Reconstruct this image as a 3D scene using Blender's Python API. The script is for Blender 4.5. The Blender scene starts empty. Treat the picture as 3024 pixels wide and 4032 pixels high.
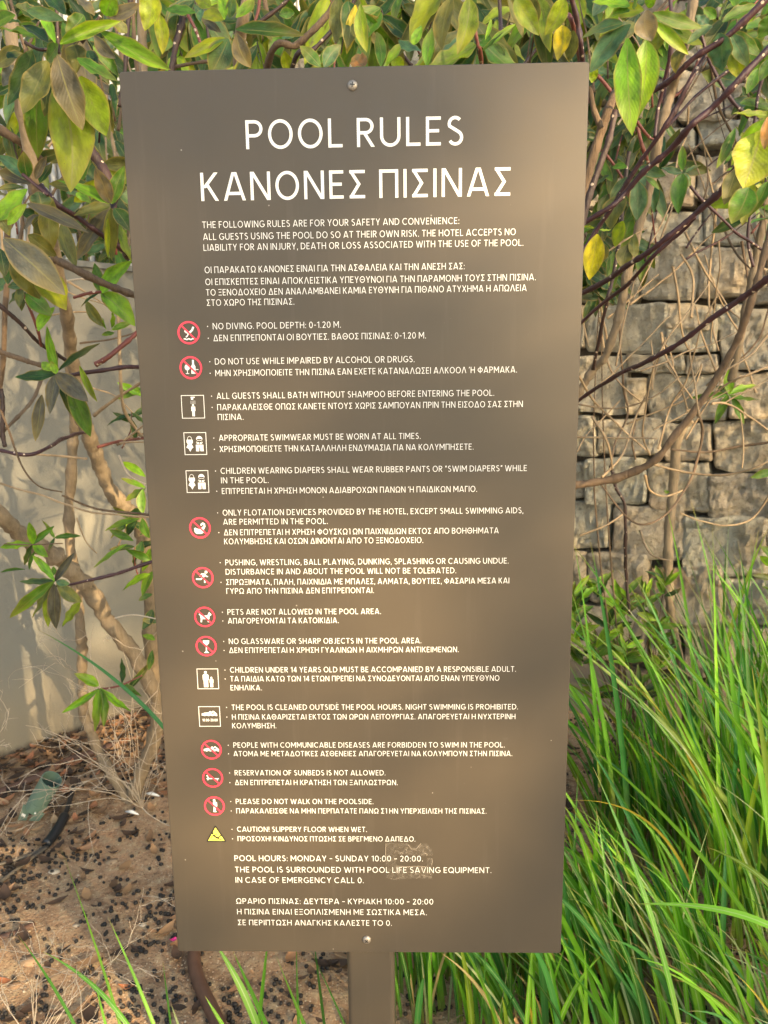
import bpy, math, random
import numpy as np
from mathutils import Vector, Matrix, noise

random.seed(7)
SC = bpy.context.scene
COL = SC.collection
R = math.radians

# ---------------------------------------------------------------- camera
F_PX, W_PX, H_PX = 3000.0, 3024.0, 4032.0
CAM_Z = 1.30
CA = Vector((0.9997009, -0.00804626, -0.02309492)).normalized()
CB = Vector((0.01008067, 0.9845126, 0.17502375)); CB = (CB - CA * CB.dot(CA)).normalized()
CN = CA.cross(CB)
def cam2world(d):
    return Vector((CA.dot(d), CN.dot(d), -CB.dot(d)))
cam_data = bpy.data.cameras.new('camera')
cam = bpy.data.objects.new('camera', cam_data); COL.objects.link(cam)
cx, cy, cz = cam2world(Vector((1, 0, 0))), cam2world(Vector((0, -1, 0))), cam2world(Vector((0, 0, -1)))
mw = Matrix.Identity(4)
for i in range(3):
    mw[i][0], mw[i][1], mw[i][2] = cx[i], cy[i], cz[i]
mw[2][3] = CAM_Z
cam.matrix_world = mw
cam_data.sensor_fit = 'VERTICAL'
cam_data.sensor_height = 36.0
cam_data.lens = F_PX / H_PX * 36.0
cam_data.clip_start = 0.02
cam_data.clip_end = 400
cam_data.dof.use_dof = True
cam_data.dof.focus_distance = 0.86
cam_data.dof.aperture_fstop = 15.0
SC.camera = cam

# ---------------------------------------------------------------- light
SUN_AZ, SUN_EL = R(42), R(22)        # measured from -Y towards +X
SDIR = Vector((math.sin(SUN_AZ) * math.cos(SUN_EL), -math.cos(SUN_AZ) * math.cos(SUN_EL), math.sin(SUN_EL)))
world = bpy.data.worlds.new('World'); SC.world = world; world.use_nodes = True
wn = world.node_tree; wn.nodes.clear()
sky = wn.nodes.new('ShaderNodeTexSky'); sky.sky_type = 'NISHITA'; sky.sun_disc = False
sky.sun_elevation = SUN_EL
sky.sun_rotation = math.atan2(SDIR.x, SDIR.y)
sky.air_density = 1.0; sky.dust_density = 2.5; sky.ozone_density = 0.6
bg = wn.nodes.new('ShaderNodeBackground'); bg.inputs['Strength'].default_value = 0.15
wo = wn.nodes.new('ShaderNodeOutputWorld')
wn.links.new(sky.outputs[0], bg.inputs[0]); wn.links.new(bg.outputs[0], wo.inputs[0])
sun_d = bpy.data.lights.new('sun', 'SUN'); sun_d.energy = 5.0; sun_d.angle = R(0.53); sun_d.color = (1.0, 0.69, 0.38)
sun = bpy.data.objects.new('sun', sun_d); COL.objects.link(sun)
# sun patches that gaps in the added tree's crown are cut for (used when the tree is built)
SUNSPOTS = [
 (2370, 850, .826, .080, .30, 1.0), (2370, 1750, .826, .06, .14, 1.0), (1480, 2450, .826, .125, .14, 1.0), (1300, 3250, .826, .17, .12, .85), (640, 3100, .826, .07, .12, .9), (660, 2720, .826, .07, .09, .8), (1900, 3350, .826, .05, .10, .25),
 (2640, 400, 1.55, .07, .10, .9), (2480, 350, 1.05, .12, .14, .8), (2330, 1010, 1.02, .06, .08, .7), (590, 40, .95, .10, .10, .7), (2150, 60, 1.12, .12, .08, .8), (1400, 60, 1.15, .08, .10, .7),
 (290, 900, 1.9, .08, .1, .6), (500, 1120, 1.5, .08, .10, .8), (960, 80, 1.5, .06, .08, .9), (2700, 1300, 2.3, .55, .75, .5), (2800, 2200, 2.3, .5, .3, .4), (1220, 170, 1.2, .1, .08, .7), (3000, 600, .93, .1, .1, .6)]
BASE_OPEN = .05
CROWN_N = 24000
sun.rotation_euler = SDIR.to_track_quat('Z', 'Y').to_euler()
vs = SC.view_settings
SC.display_settings.display_device = 'sRGB'
vs.view_transform = 'Standard'; vs.look = 'None'; vs.gamma = 1; vs.use_curve_mapping = False
vs.exposure = 1.6
vs.use_white_balance = True
vs.white_balance_temperature = 6450
vs.white_balance_tint = 3

# ---------------------------------------------------------------- helpers
def ray(px, py):
    return cam2world(Vector(((px - W_PX / 2) / F_PX, (py - H_PX / 2) / F_PX, 1)))
def at(px, py, Y):
    d = ray(px, py)
    return Vector((0, 0, CAM_Z)) + d * (Y / d.y)
def on_ground(px, py, z=0.0):
    d = ray(px, py)
    return Vector((0, 0, CAM_Z)) + d * ((z - CAM_Z) / d.z)
def size_at(px, Y):
    return px * Y / F_PX

class MB:
    def __init__(s): s.v = []; s.f = []
    def quad(s, a, b, c, d):
        n = len(s.v); s.v += [tuple(a), tuple(b), tuple(c), tuple(d)]; s.f.append((n, n + 1, n + 2, n + 3))
    def poly(s, pts):
        n = len(s.v); s.v += [tuple(p) for p in pts]; s.f.append(tuple(range(n, n + len(pts))))
    def box(s, lo, hi):
        n = len(s.v); (x0, y0, z0), (x1, y1, z1) = lo, hi
        s.v += [(x0,y0,z0),(x1,y0,z0),(x1,y1,z0),(x0,y1,z0),(x0,y0,z1),(x1,y0,z1),(x1,y1,z1),(x0,y1,z1)]
        for q in ((0,3,2,1),(4,5,6,7),(0,1,5,4),(1,2,6,5),(2,3,7,6),(3,0,4,7)): s.f.append(tuple(n + i for i in q))
    def tube(s, pts, rads, seg=8, cap=True):
        n0 = len(s.v); T = []
        for i in range(len(pts)):
            a = pts[max(0, i - 1)]; b = pts[min(len(pts) - 1, i + 1)]
            T.append((b - a).normalized())
        u = T[0].orthogonal().normalized()
        for i, p in enumerate(pts):
            u = (u - T[i] * u.dot(T[i]))
            u = u.normalized() if u.length > 1e-6 else T[i].orthogonal().normalized()
            w = T[i].cross(u)
            for k in range(seg):
                t = 2 * math.pi * k / seg
                s.v.append(tuple(p + (u * math.cos(t) + w * math.sin(t)) * rads[i]))
        for i in range(len(pts) - 1):
            for k in range(seg):
                a = n0 + i * seg + k; b = n0 + i * seg + (k + 1) % seg
                s.f.append((a, b, b + seg, a + seg))
        if cap:
            s.f.append(tuple(n0 + k for k in reversed(range(seg))))
            e = n0 + (len(pts) - 1) * seg
            s.f.append(tuple(e + k for k in range(seg)))
    def mesh(s, name, smooth=False):
        m = bpy.data.meshes.new(name); m.from_pydata(s.v, [], s.f); m.update()
        if smooth: m.polygons.foreach_set('use_smooth', [True] * len(m.polygons))
        return m
    def build(s, name, mat, parent=None, smooth=False):
        return link(name, s.mesh(name, smooth), mat, parent)

WM = {}                                  # world matrix of every linked object
def link(name, mesh, mat=None, parent=None, M=None):
    o = bpy.data.objects.new(name, mesh); COL.objects.link(o)
    if mat and not mesh.materials: mesh.materials.append(mat)
    M = M or Matrix.Identity(4)
    if parent is not None:
        o.parent = parent; o.matrix_basis = WM[parent.name].inverted() @ M
    else: o.matrix_basis = M
    WM[o.name] = M
    return o
def thing(name, loc, label, cat, group=None):
    o = bpy.data.objects.new(name, None); COL.objects.link(o); o.location = loc
    o.empty_display_size = 0.05
    WM[o.name] = Matrix.Translation(Vector(loc)); tag(o, label, cat, group); return o
def tag(o, label=None, cat=None, group=None, kind=None):
    if label: o['label'] = label
    if cat: o['category'] = cat
    if group: o['group'] = group
    if kind: o['kind'] = kind
    return o

def smooth_path(pts, sub=5):
    out = []; n = len(pts)
    if n < 3: sub = max(sub, 3)
    for i in range(n - 1):
        p0 = pts[max(0, i - 1)]; p1 = pts[i]; p2 = pts[i + 1]; p3 = pts[min(n - 1, i + 2)]
        for k in range(sub):
            t = k / sub
            out.append(0.5 * ((2 * p1) + (p2 - p0) * t + (2 * p0 - 5 * p1 + 4 * p2 - p3) * t * t + (3 * p1 - p0 - 3 * p2 + p3) * t ** 3))
    out.append(pts[-1]); return out

# ---------------------------------------------------------------- materials
class NT:
    def __init__(s, name):
        s.m = bpy.data.materials.new(name); s.m.use_nodes = True; s.t = s.m.node_tree; s.t.nodes.clear()
        s.out = s.n('ShaderNodeOutputMaterial')
        s.b = s.n('ShaderNodeBsdfPrincipled'); s.l(s.b.outputs[0], s.out.inputs[0])
    def n(s, k, **kw):
        x = s.t.nodes.new(k)
        for a, b in kw.items(): setattr(x, a, b)
        return x
    def l(s, a, b): s.t.links.new(a, b)
    def set(s, node, **kw):
        for a, b in kw.items(): node.inputs[a.replace('_', ' ')].default_value = b
    def coord(s, which='Object', scale=(1, 1, 1)):
        c = s.n('ShaderNodeTexCoord'); mp = s.n('ShaderNodeMapping'); mp.inputs['Scale'].default_value = scale
        s.l(c.outputs[which], mp.inputs[0]); return mp.outputs[0]
    def noise(s, vec, scale, detail=4, rough=.55, dist=0):
        x = s.n('ShaderNodeTexNoise'); s.l(vec, x.inputs['Vector'])
        x.inputs['Scale'].default_value = scale; x.inputs['Detail'].default_value = detail
        x.inputs['Roughness'].default_value = rough; x.inputs['Distortion'].default_value = dist
        return x.outputs['Fac']
    def ramp(s, fac, stops):
        x = s.n('ShaderNodeValToRGB'); s.l(fac, x.inputs[0]); e = x.color_ramp.elements
        while len(e) < len(stops): e.new(.5)
        for q, (p, c) in zip(e, stops): q.position = p; q.color = (*c, 1) if len(c) == 3 else c
        return x.outputs[0]
    def mix(s, fac, a, b, mode='MIX'):
        x = s.n('ShaderNodeMix', data_type='RGBA', blend_type=mode)
        for v, i in ((fac, 0), (a, 6), (b, 7)):
            if hasattr(v, 'links'): s.l(v, x.inputs[i])
            elif i == 0: x.inputs[0].default_value = v
            else: x.inputs[i].default_value = (*v, 1)
        return x.outputs[2]
    def math(s, op, a, b=0.0, c=None):
        x = s.n('ShaderNodeMath', operation=op)
        for i, v in enumerate((a, b) if c is None else (a, b, c)):
            if hasattr(v, 'links'): s.l(v, x.inputs[i])
            else: x.inputs[i].default_value = v
        return x.outputs[0]
    def bump(s, h, strength, dist=.01, prev=None):
        x = s.n('ShaderNodeBump'); s.l(h, x.inputs['Height']); x.inputs['Strength'].default_value = strength
        x.inputs['Distance'].default_value = dist
        if prev: s.l(prev, x.inputs['Normal'])
        s.l(x.outputs[0], s.b.inputs['Normal']); return x.outputs[0]
    def base(s, v):
        if hasattr(v, 'links'): s.l(v, s.b.inputs['Base Color'])
        else: s.b.inputs['Base Color'].default_value = (*v, 1)

def plain(name, col, rough=.6, metal=0, spec=.5):
    t = NT(name); t.base(col); t.b.inputs['Roughness'].default_value = rough; t.b.inputs['Metallic'].default_value = metal
    t.b.inputs['Specular IOR Level'].default_value = spec
    return t

# sign paint
t = NT('taupe_powder_coat')
v = t.coord('Object')
big = t.noise(v, 6, 3)
fine = t.noise(v, 900, 2)
grime = t.noise(v, 40, 6, .7)
c = t.mix(big, (.056, .0455, .033), (.064, .0515, .037))
c = t.mix(t.ramp(grime, [(.66, (0, 0, 0)), (.9, (.5, .5, .5))]), c, (.12, .11, .095))
spk = t.n('ShaderNodeTexVoronoi'); t.l(v, spk.inputs['Vector']); spk.inputs['Scale'].default_value = 26
dust = t.math('LESS_THAN', spk.outputs['Distance'], .022)
c = t.mix(dust, c, (.24, .22, .19))
t.base(c); t.b.inputs['Roughness'].default_value = .42
t.l(t.ramp(grime, [(.3, (.36,) * 3), (.8, (.52,) * 3)]), t.b.inputs['Roughness'])
t.bump(fine, .06, .0006); t.b.inputs['Specular IOR Level'].default_value = .42
vst = t.coord('Object', (1, 1, .06)); stk = t.noise(vst, 60, 4, .6)
c = t.mix(t.ramp(stk, [(.60, (0,) * 3), (.80, (.22,) * 3)]), c, (.115, .10, .08))
wear = t.noise(v, 330, 3, .7); c = t.mix(t.ramp(wear, [(.70, (0,) * 3), (.78, (.35,) * 3)]), c, (.14, .125, .10)); t.base(c)
M_SIGN = t.m
M_SIGN_WHITE = plain('white_vinyl', (.78, .78, .76), .45).m
M_RED = plain('red_vinyl', (.74, .045, .085), .45).m
M_YEL = plain('yellow_vinyl', (.80, .72, .10), .45).m
M_BLK = plain('black_vinyl', (.012, .012, .012), .45).m
t = NT('galvanised_screw'); v = t.coord('Object'); t.base(t.mix(t.noise(v, 400, 3), (.18, .15, .12), (.42, .39, .35)))
t.b.inputs['Metallic'].default_value = .6; t.b.inputs['Roughness'].default_value = .45; M_SCREW = t.m
t = NT('tape_residue')
v = t.coord('Object'); n1 = t.noise(v, 260, 5, .7); n2 = t.noise(v, 60, 4, .6)
t.base((.33, .29, .24)); t.b.inputs['Roughness'].default_value = .5
t.l(t.math('MULTIPLY', t.ramp(n1, [(.44, (.04,) * 3), (.72, (.5,) * 3)]), t.ramp(n2, [(.3, (.35,) * 3), (.6, (1,) * 3)])), t.b.inputs['Alpha'])
M_TAPE = t.m

# leaf: base colour comes from the object's own colour
def leaf_mat(name, rough, trans, mott=(.30, .24, .05), dark=.42, dusty=(.16, .145, .115)):
    t = NT(name)
    oi = t.n('ShaderNodeObjectInfo'); uv = t.n('ShaderNodeUVMap')
    sep = t.n('ShaderNodeSeparateXYZ'); t.l(uv.outputs[0], sep.inputs[0])
    v = t.coord('Object')
    vr = t.n('ShaderNodeVectorMath', operation='ADD'); t.l(v, vr.inputs[0])
    comb = t.n('ShaderNodeCombineXYZ')
    for i in range(3): t.l(t.math('MULTIPLY', oi.outputs['Random'], 37.0 + 11 * i), comb.inputs[i])
    t.l(comb.outputs[0], vr.inputs[1]); v = vr.outputs[0]
    u = t.math('ABSOLUTE', t.math('SUBTRACT', sep.outputs['X'], .5))
    rib = t.math('LESS_THAN', u, .028)
    edge = t.ramp(u, [(.40, (0,) * 3), (.5, (.65,) * 3)])
    side = t.n('ShaderNodeTexWave'); side.wave_type = 'BANDS'; side.bands_direction = 'Y'
    cv = t.n('ShaderNodeCombineXYZ'); t.l(sep.outputs['X'], cv.inputs[0])
    t.l(t.math('SUBTRACT', sep.outputs['Y'], t.math('MULTIPLY', u, .55)), cv.inputs[1]); t.l(cv.outputs[0], side.inputs['Vector'])
    side.inputs['Scale'].default_value = 4.5; side.inputs['Distortion'].default_value = .7
    n1 = t.ramp(t.noise(v, 3.0, 5, .65), [(.35, (0,) * 3), (.65, (1,) * 3)]); n2 = t.noise(v, 9, 6, .7)
    base = oi.outputs['Color']
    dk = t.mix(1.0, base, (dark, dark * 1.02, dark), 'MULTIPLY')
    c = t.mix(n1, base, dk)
    tip = t.math('MULTIPLY', t.ramp(sep.outputs['Y'], [(.4, (0,) * 3), (1, (.6,) * 3)]), t.ramp(oi.outputs['Random'], [(.3, (.0,) * 3), (.9, (.9,) * 3)]))
    c = t.mix(tip, c, mott)
    c = t.mix(t.ramp(n2, [(.54, (0,) * 3), (.72, (.42,) * 3)]), c, dusty)
    n5 = t.noise(v, 42, 3, .6); n6 = t.noise(v, 4.3, 3)
    sp5 = t.math('MULTIPLY', t.ramp(n5, [(.60, (0,) * 3), (.68, (.8,) * 3)]), t.ramp(n6, [(.48, (0,) * 3), (.62, (1,) * 3)]))
    c = t.mix(sp5, c, (.10, .055, .02))
    n7 = t.noise(v, 1.7, 3, .5); c = t.mix(t.ramp(n7, [(.5, (0,) * 3), (.68, (.55,) * 3)]), c, t.mix(1.0, base, (1.75, 1.35, .55), 'MULTIPLY'))
    c = t.mix(t.math('MULTIPLY', side.outputs['Fac'], .07), c, dk)
    c = t.mix(edge, c, (.26, .20, .05))
    c = t.mix(t.math('MULTIPLY', rib, t.math('ADD', .12, t.math('MULTIPLY', oi.outputs['Random'], .45))), c, (.20, .20, .07))
    t.base(c); t.b.inputs['Roughness'].default_value = rough
    t.l(t.ramp(n2, [(.3, (rough,) * 3), (.8, (min(1, rough + .25),) * 3)]), t.b.inputs['Roughness'])
    t.bump(t.mix(.75, side.outputs['Fac'], n2), .22, .002); t.b.inputs['Specular IOR Level'].default_value = .38
    tr = t.n('ShaderNodeBsdfTranslucent')
    t.l(t.mix(.55, c, t.mix(1.0, c, (1.9, 1.6, .3), 'MULTIPLY')), tr.inputs[0])
    mx = t.n('ShaderNodeMixShader'); mx.inputs[0].default_value = trans
    t.l(t.b.outputs[0], mx.inputs[1]); t.l(tr.outputs[0], mx.inputs[2]); t.l(mx.outputs[0], t.out.inputs[0])
    return t.m
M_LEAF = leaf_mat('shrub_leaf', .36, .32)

t = NT('grass_blade')
oi = t.n('ShaderNodeObjectInfo'); uv = t.n('ShaderNodeUVMap'); sep = t.n('ShaderNodeSeparateXYZ'); t.l(uv.outputs[0], sep.inputs[0])
mpx = t.n('ShaderNodeMapping'); t.l(uv.outputs[0], mpx.inputs[0]); mpx.inputs['Scale'].default_value = (14, 1.5, 1)
st = t.noise(mpx.outputs[0], 1.6, 3, .6)
c = t.mix(st, oi.outputs['Color'], t.mix(1.0, oi.outputs['Color'], (.55, .6, .6), 'MULTIPLY'))
u = t.math('ABSOLUTE', t.math('SUBTRACT', sep.outputs['X'], .5))
rib = t.math('MULTIPLY', t.math('LESS_THAN', u, .07), t.ramp(oi.outputs['Random'], [(.3, (.1,) * 3), (.7, (.6,) * 3)]))
c = t.mix(rib, c, (.36, .50, .22))
c = t.mix(t.ramp(sep.outputs['Y'], [(.88, (0,) * 3), (1, (.85,) * 3)]), c, (.34, .20, .07))
dn = t.noise(mpx.outputs[0], 5, 4, .7); c = t.mix(t.ramp(dn, [(.60, (0,) * 3), (.72, (.5,) * 3)]), c, (.36, .34, .12))
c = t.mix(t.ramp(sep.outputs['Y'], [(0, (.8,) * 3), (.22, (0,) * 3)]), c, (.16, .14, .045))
t.base(c); t.b.inputs['Roughness'].default_value = .42
tr = t.n('ShaderNodeBsdfTranslucent'); t.l(t.mix(1.0, c, (1.3, 1.35, .5), 'MULTIPLY'), tr.inputs[0])
mx = t.n('ShaderNodeMixShader'); mx.inputs[0].default_value = .35
t.l(t.b.outputs[0], mx.inputs[1]); t.l(tr.outputs[0], mx.inputs[2]); t.l(mx.outputs[0], t.out.inputs[0])
M_GRASS = t.m

def bark(name, c1, c2, scars=.0, rough=.75, sc=60, bs=.6):
    t = NT(name); v = t.coord('Object'); v2 = t.coord('Object', (1, 1, .22))
    n = t.noise(v2, sc * 2, 6, .7); n2 = t.noise(v, sc * .4, 4)
    c = t.mix(n, c1, c2); c = t.mix(t.ramp(n2, [(.4, (0,) * 3), (.7, (.6,) * 3)]), c, tuple(x * .55 for x in c1))
    if scars:
        vo = t.n('ShaderNodeTexVoronoi'); t.l(v, vo.inputs['Vector']); vo.inputs['Scale'].default_value = 75
        c = t.mix(t.math('LESS_THAN', vo.outputs['Distance'], .17), c, (.50, .40, .30))
    t.base(c); t.b.inputs['Roughness'].default_value = rough
    t.bump(n, min(1, bs * 1.5), .008); return t.m
M_TAN = bark('tan_bark', (.155, .115, .072), (.34, .265, .175))
M_BROWN = bark('brown_bark', (.08, .05, .03), (.22, .15, .09))
M_PURPLE = bark('purple_stem', (.035, .012, .016), (.075, .026, .032), 1, .42, 60, .25)
M_DARK = bark('dark_stem', (.022, .011, .010), (.06, .028, .022), 1, .5, 60, .3)
M_REDST = bark('red_stem', (.12, .025, .022), (.22, .07, .045), 1, .5, 60, .3)
M_TWIG = bark('dry_twig', (.22, .145, .075), (.42, .32, .20), 0, .7, 60, .3)
M_WEED = bark('bleached_twig', (.36, .29, .22), (.56, .48, .38), 0, .8, 60, .2)

# stone
t = NT('rough_stone')
oi = t.n('ShaderNodeObjectInfo'); v0 = t.coord('Object')
vr = t.n('ShaderNodeVectorMath', operation='ADD'); t.l(v0, vr.inputs[0])
comb = t.n('ShaderNodeCombineXYZ')
for i in range(3): t.l(t.math('MULTIPLY', oi.outputs['Random'], 9.0 + 5 * i), comb.inputs[i])
t.l(comb.outputs[0], vr.inputs[1]); v = vr.outputs[0]
n1 = t.noise(v, 5, 6, .62, .6); n2 = t.noise(v, 22, 8, .7, .4); n3 = t.noise(v, 90, 6, .7)
c = t.ramp(n1, [(.28, (.38, .32, .24)), (.42, (.52, .45, .34)), (.56, (.60, .54, .43)), (.75, (.62, .53, .40))])
c = t.mix(t.ramp(n2, [(.47, (0,) * 3), (.56, (.85,) * 3)]), c, (.66, .60, .49))
c = t.mix(t.ramp(n3, [(.53, (0,) * 3), (.60, (.55,) * 3)]), c, (.30, .235, .17))
rust = t.noise(v, 3.1, 3, .6)
c = t.mix(t.ramp(rust, [(.60, (0,) * 3), (.72, (.6,) * 3)]), c, (.27, .145, .065))
c = t.mix(1.0, c, t.ramp(oi.outputs['Random'], [(0, (.82, .79, .76)), (.35, (1.1, 1.05, .97)), (.7, (.95, 1.0, 1.0)), (1, (1.25, 1.14, .98))]), 'MULTIPLY')
t.base(c); t.b.inputs['Roughness'].default_value = .85
rid = t.n('ShaderNodeTexVoronoi'); t.l(v, rid.inputs['Vector']); rid.inputs['Scale'].default_value = 16; rid.feature = 'SMOOTH_F1'
n4 = t.noise(v, 13, 9, .78, .9); b1 = t.bump(n4, 1.0, .06); b2 = t.bump(rid.outputs['Distance'], .5, .03, b1); t.bump(n3, .9, .012, b2)
M_STONE = t.m
t = NT('dark_joint'); v = t.coord('Object'); n = t.noise(v, 40, 5, .7)
t.base(t.mix(n, (.05, .042, .033), (.17, .145, .115))); t.b.inputs['Roughness'].default_value = .95; t.bump(n, .8, .02); M_JOINT = t.m

# stucco
t = NT('grey_render'); v = t.coord('Object'); n = t.noise(v, 160, 5, .65); n2 = t.noise(v, 2.2, 5, .6); n3 = t.noise(v, 30, 4)
geo = t.n('ShaderNodeNewGeometry'); sp = t.n('ShaderNodeSeparateXYZ'); t.l(geo.outputs['Position'], sp.inputs[0])
c = t.mix(n2, (.145, .145, .130), (.18, .178, .158))
hz = t.math('ADD', sp.outputs['Z'], t.math('MULTIPLY', t.noise(v, 3, 5, .6), .35))
c = t.mix(t.ramp(hz, [(.17, (.85,) * 3), (.55, (0,) * 3)]), c, (.24, .20, .135))
edge = t.math('ADD', sp.outputs['Z'], t.math('MULTIPLY', t.noise(v, 22, 5, .7), .05))
c = t.mix(t.ramp(edge, [(.030, (1,) * 3), (.060, (0,) * 3)]), c, (.07, .052, .035))
c = t.mix(t.ramp(n3, [(.6, (0,) * 3), (.8, (.25,) * 3)]), c, (.14, .13, .11))
t.base(c); t.b.inputs['Roughness'].default_value = .9; t.bump(n, .5, .004); M_STUCCO = t.m
M_WHITE_RIB = plain('white_cladding', (.40, .41, .41), .6).m
t = NT('plinth_concrete'); v = t.coord('Object'); n = t.noise(v, 50, 5, .7); t.base(t.mix(n, (.20, .16, .115), (.31, .26, .20))); t.bump(n, .5, .01); t.b.inputs['Roughness'].default_value = .9; M_PLINTH = t.m

# soil
t = NT('sandy_soil'); v = t.coord('Object')
n1 = t.noise(v, 3.2, 6, .62, .4); n2 = t.noise(v, 30, 6, .72); n3 = t.noise(v, 260, 4, .7)
c = t.ramp(n1, [(.30, (.10, .062, .035)), (.42, (.28, .17, .092)), (.56, (.45, .285, .16)), (.75, (.50, .25, .12))])
c = t.mix(t.ramp(n2, [(.46, (0,) * 3), (.66, (.8,) * 3)]), c, (.52, .40, .24))
c = t.mix(t.ramp(n2, [(.30, (.75,) * 3), (.44, (0,) * 3)]), c, (.10, .062, .04))
vo = t.n('ShaderNodeTexVoronoi'); t.l(v, vo.inputs['Vector']); vo.inputs['Scale'].default_value = 190
hs = t.n('ShaderNodeSeparateColor'); t.l(vo.outputs['Color'], hs.inputs[0])
gr = t.math('MULTIPLY', t.math('LESS_THAN', vo.outputs['Distance'], .42), t.math('GREATER_THAN', hs.outputs[0], .66))
c = t.mix(t.math('MULTIPLY', gr, .75), c, t.mix(hs.outputs[1], (.34, .15, .06), (.72, .60, .42)))
gd = t.math('MULTIPLY', t.math('LESS_THAN', vo.outputs['Distance'], .42), t.math('LESS_THAN', hs.outputs[0], .18))
c = t.mix(t.math('MULTIPLY', gd, .6), c, (.09, .055, .035))
t.base(c); t.b.inputs['Roughness'].default_value = .92
b1 = t.bump(n2, .8, .02); t.bump(t.mix(.5, n3, vo.outputs['Distance']), .6, .006, b1); M_SOIL = t.m
t = NT('pale_paving'); v = t.coord('Object'); n = t.noise(v, 8, 5, .6); t.base(t.mix(n, (.42, .36, .28), (.52, .45, .36))); t.b.inputs['Roughness'].default_value = .8; M_DECK = t.m

M_BERRY = plain('dry_berry', (.012, .010, .009), .7).m
t = NT('litter'); oi = t.n('ShaderNodeNewGeometry'); t.base(t.ramp(oi.outputs['Random Per Island'], [(0, (.03, .018, .012)), (.45, (.07, .04, .024)), (.6, (.20, .115, .055)), (.78, (.34, .20, .095)), (.9, (.30, .115, .05)), (1, (.50, .36, .20))]))
t.b.inputs['Roughness'].default_value = .65; M_LITTER = t.m
t = NT('pebble'); oi = t.n('ShaderNodeNewGeometry'); t.base(t.ramp(oi.outputs['Random Per Island'], [(0, (.15, .085, .045)), (.4, (.24, .15, .085)), (.8, (.33, .24, .15)), (1, (.52, .44, .33))]))
t.b.inputs['Roughness'].default_value = .8; M_PEBBLE = t.m
t = plain('green_lamp_paint', (.12, .185, .14), .55); M_LAMP = t.m
M_LAMP_IN = plain('dark_green_inside', (.02, .045, .038), .5).m
M_CABLE = plain('black_rubber', (.014, .017, .022), .4).m
M_GREYCABLE = plain('dusty_cable', (.10, .085, .065), .7).m
t = NT('brown_hose'); v = t.coord('Object'); t.base(t.mix(t.noise(v, 50, 4), (.055, .025, .016), (.13, .07, .045))); t.b.inputs['Roughness'].default_value = .6; M_HOSE = t.m
M_WHITE = plain('white_plastic', (.75, .74, .71), .5).m
M_PINK = plain('pink_petal', (.55, .03, .20), .6).m

# ================================================================ GROUND
def ground_z(x, y):
    n = noise.noise(Vector((x * 2.1, y * 2.1, 3.3))) * .022 + noise.noise(Vector((x * 9, y * 9, 1.3))) * .007
    return n
def ax(lo, hi, step, far):
    c = list(np.arange(lo, hi + 1e-6, step)); k = step * 2; a = c[0]; b = c[-1]
    while a > -far: a -= k; c.insert(0, a); k *= 1.6
    k = step * 2
    while b < far: b += k; c.append(b); k *= 1.6
    return c
xs = ax(-1.8, 2.4, .035, 150); ys = ax(.5, 4.6, .035, 150)
m = MB()
for y in ys:
    for x in xs:
        inn = -1.9 < x < 2.5 and .4 < y < 4.7
        m.v.append((x, y, ground_z(x, y) if inn else -.02))
nx = len(xs)
for j in range(len(ys) - 1):
    for i in range(nx - 1):
        a = j * nx + i; m.f.append((a, a + 1, a + 1 + nx, a + nx))
g = m.build('ground', M_SOIL, smooth=True); tag(g, kind='structure')
m = MB(); m.box((-8, -14, -.12), (9, .25, .055)); tag(m.build('pool_deck', M_DECK), kind='structure')  # unseen paving added behind the camera, pale to bounce warm light

# ================================================================ WALLS
# rendered wall on the left: base line from two pixels
A0 = on_ground(0, 2990); A1 = on_ground(630, 2772)
dA = (A1 - A0); dA.z = 0; dA.normalize()
B0 = on_ground(3024, 2985); B1 = on_ground(2298, 2812)
dB = (B1 - B0); dB.z = 0; dB.normalize()
# corner
den = dA.x * dB.y - dA.y * dB.x
tc = ((B0.x - A0.x) * dB.y - (B0.y - A0.y) * dB.x) / den
CORNER = A0 + dA * tc
nA = Vector((-dA.y, dA.x, 0))            # away from the camera
if nA.y < 0: nA = -nA
nB = Vector((dB.y, -dB.x, 0))
if nB.y < 0: nB = -nB
def wall_prism(p0, p1, nrm, thick, z0, z1, nu=1, nz=1, rough=0):
    m = MB()
    q = [p0, p1, p1 + nrm * thick, p0 + nrm * thick]
    bt = [Vector((p.x, p.y, z0)) for p in q]; tp = [Vector((p.x, p.y, z1)) for p in q]
    m.quad(bt[0], bt[1], tp[1], tp[0]); m.quad(bt[1], bt[2], tp[2], tp[1])
    m.quad(bt[2], bt[3], tp[3], tp[2]); m.quad(bt[3], bt[0], tp[0], tp[3]); m.quad(tp[0], tp[1], tp[2], tp[3])
    return m
LW_TOP = at(340, 1034, (A0 + dA * .3).y).z
wl = thing('rendered_wall', A0 + dA * 1.0, 'low grey rendered garden wall with stained foot, left behind the sign', 'wall')
wall_prism(A0 - dA * 3.4, CORNER, nA, .18, -.1, LW_TOP).build('wall_body', M_STUCCO, wl)
mc = wall_prism(A0 - dA * 3.4 - nA * .012, CORNER - nA * .012, nA, .205, LW_TOP, LW_TOP + .02); mc.build('coping', M_STUCCO, wl)

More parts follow.
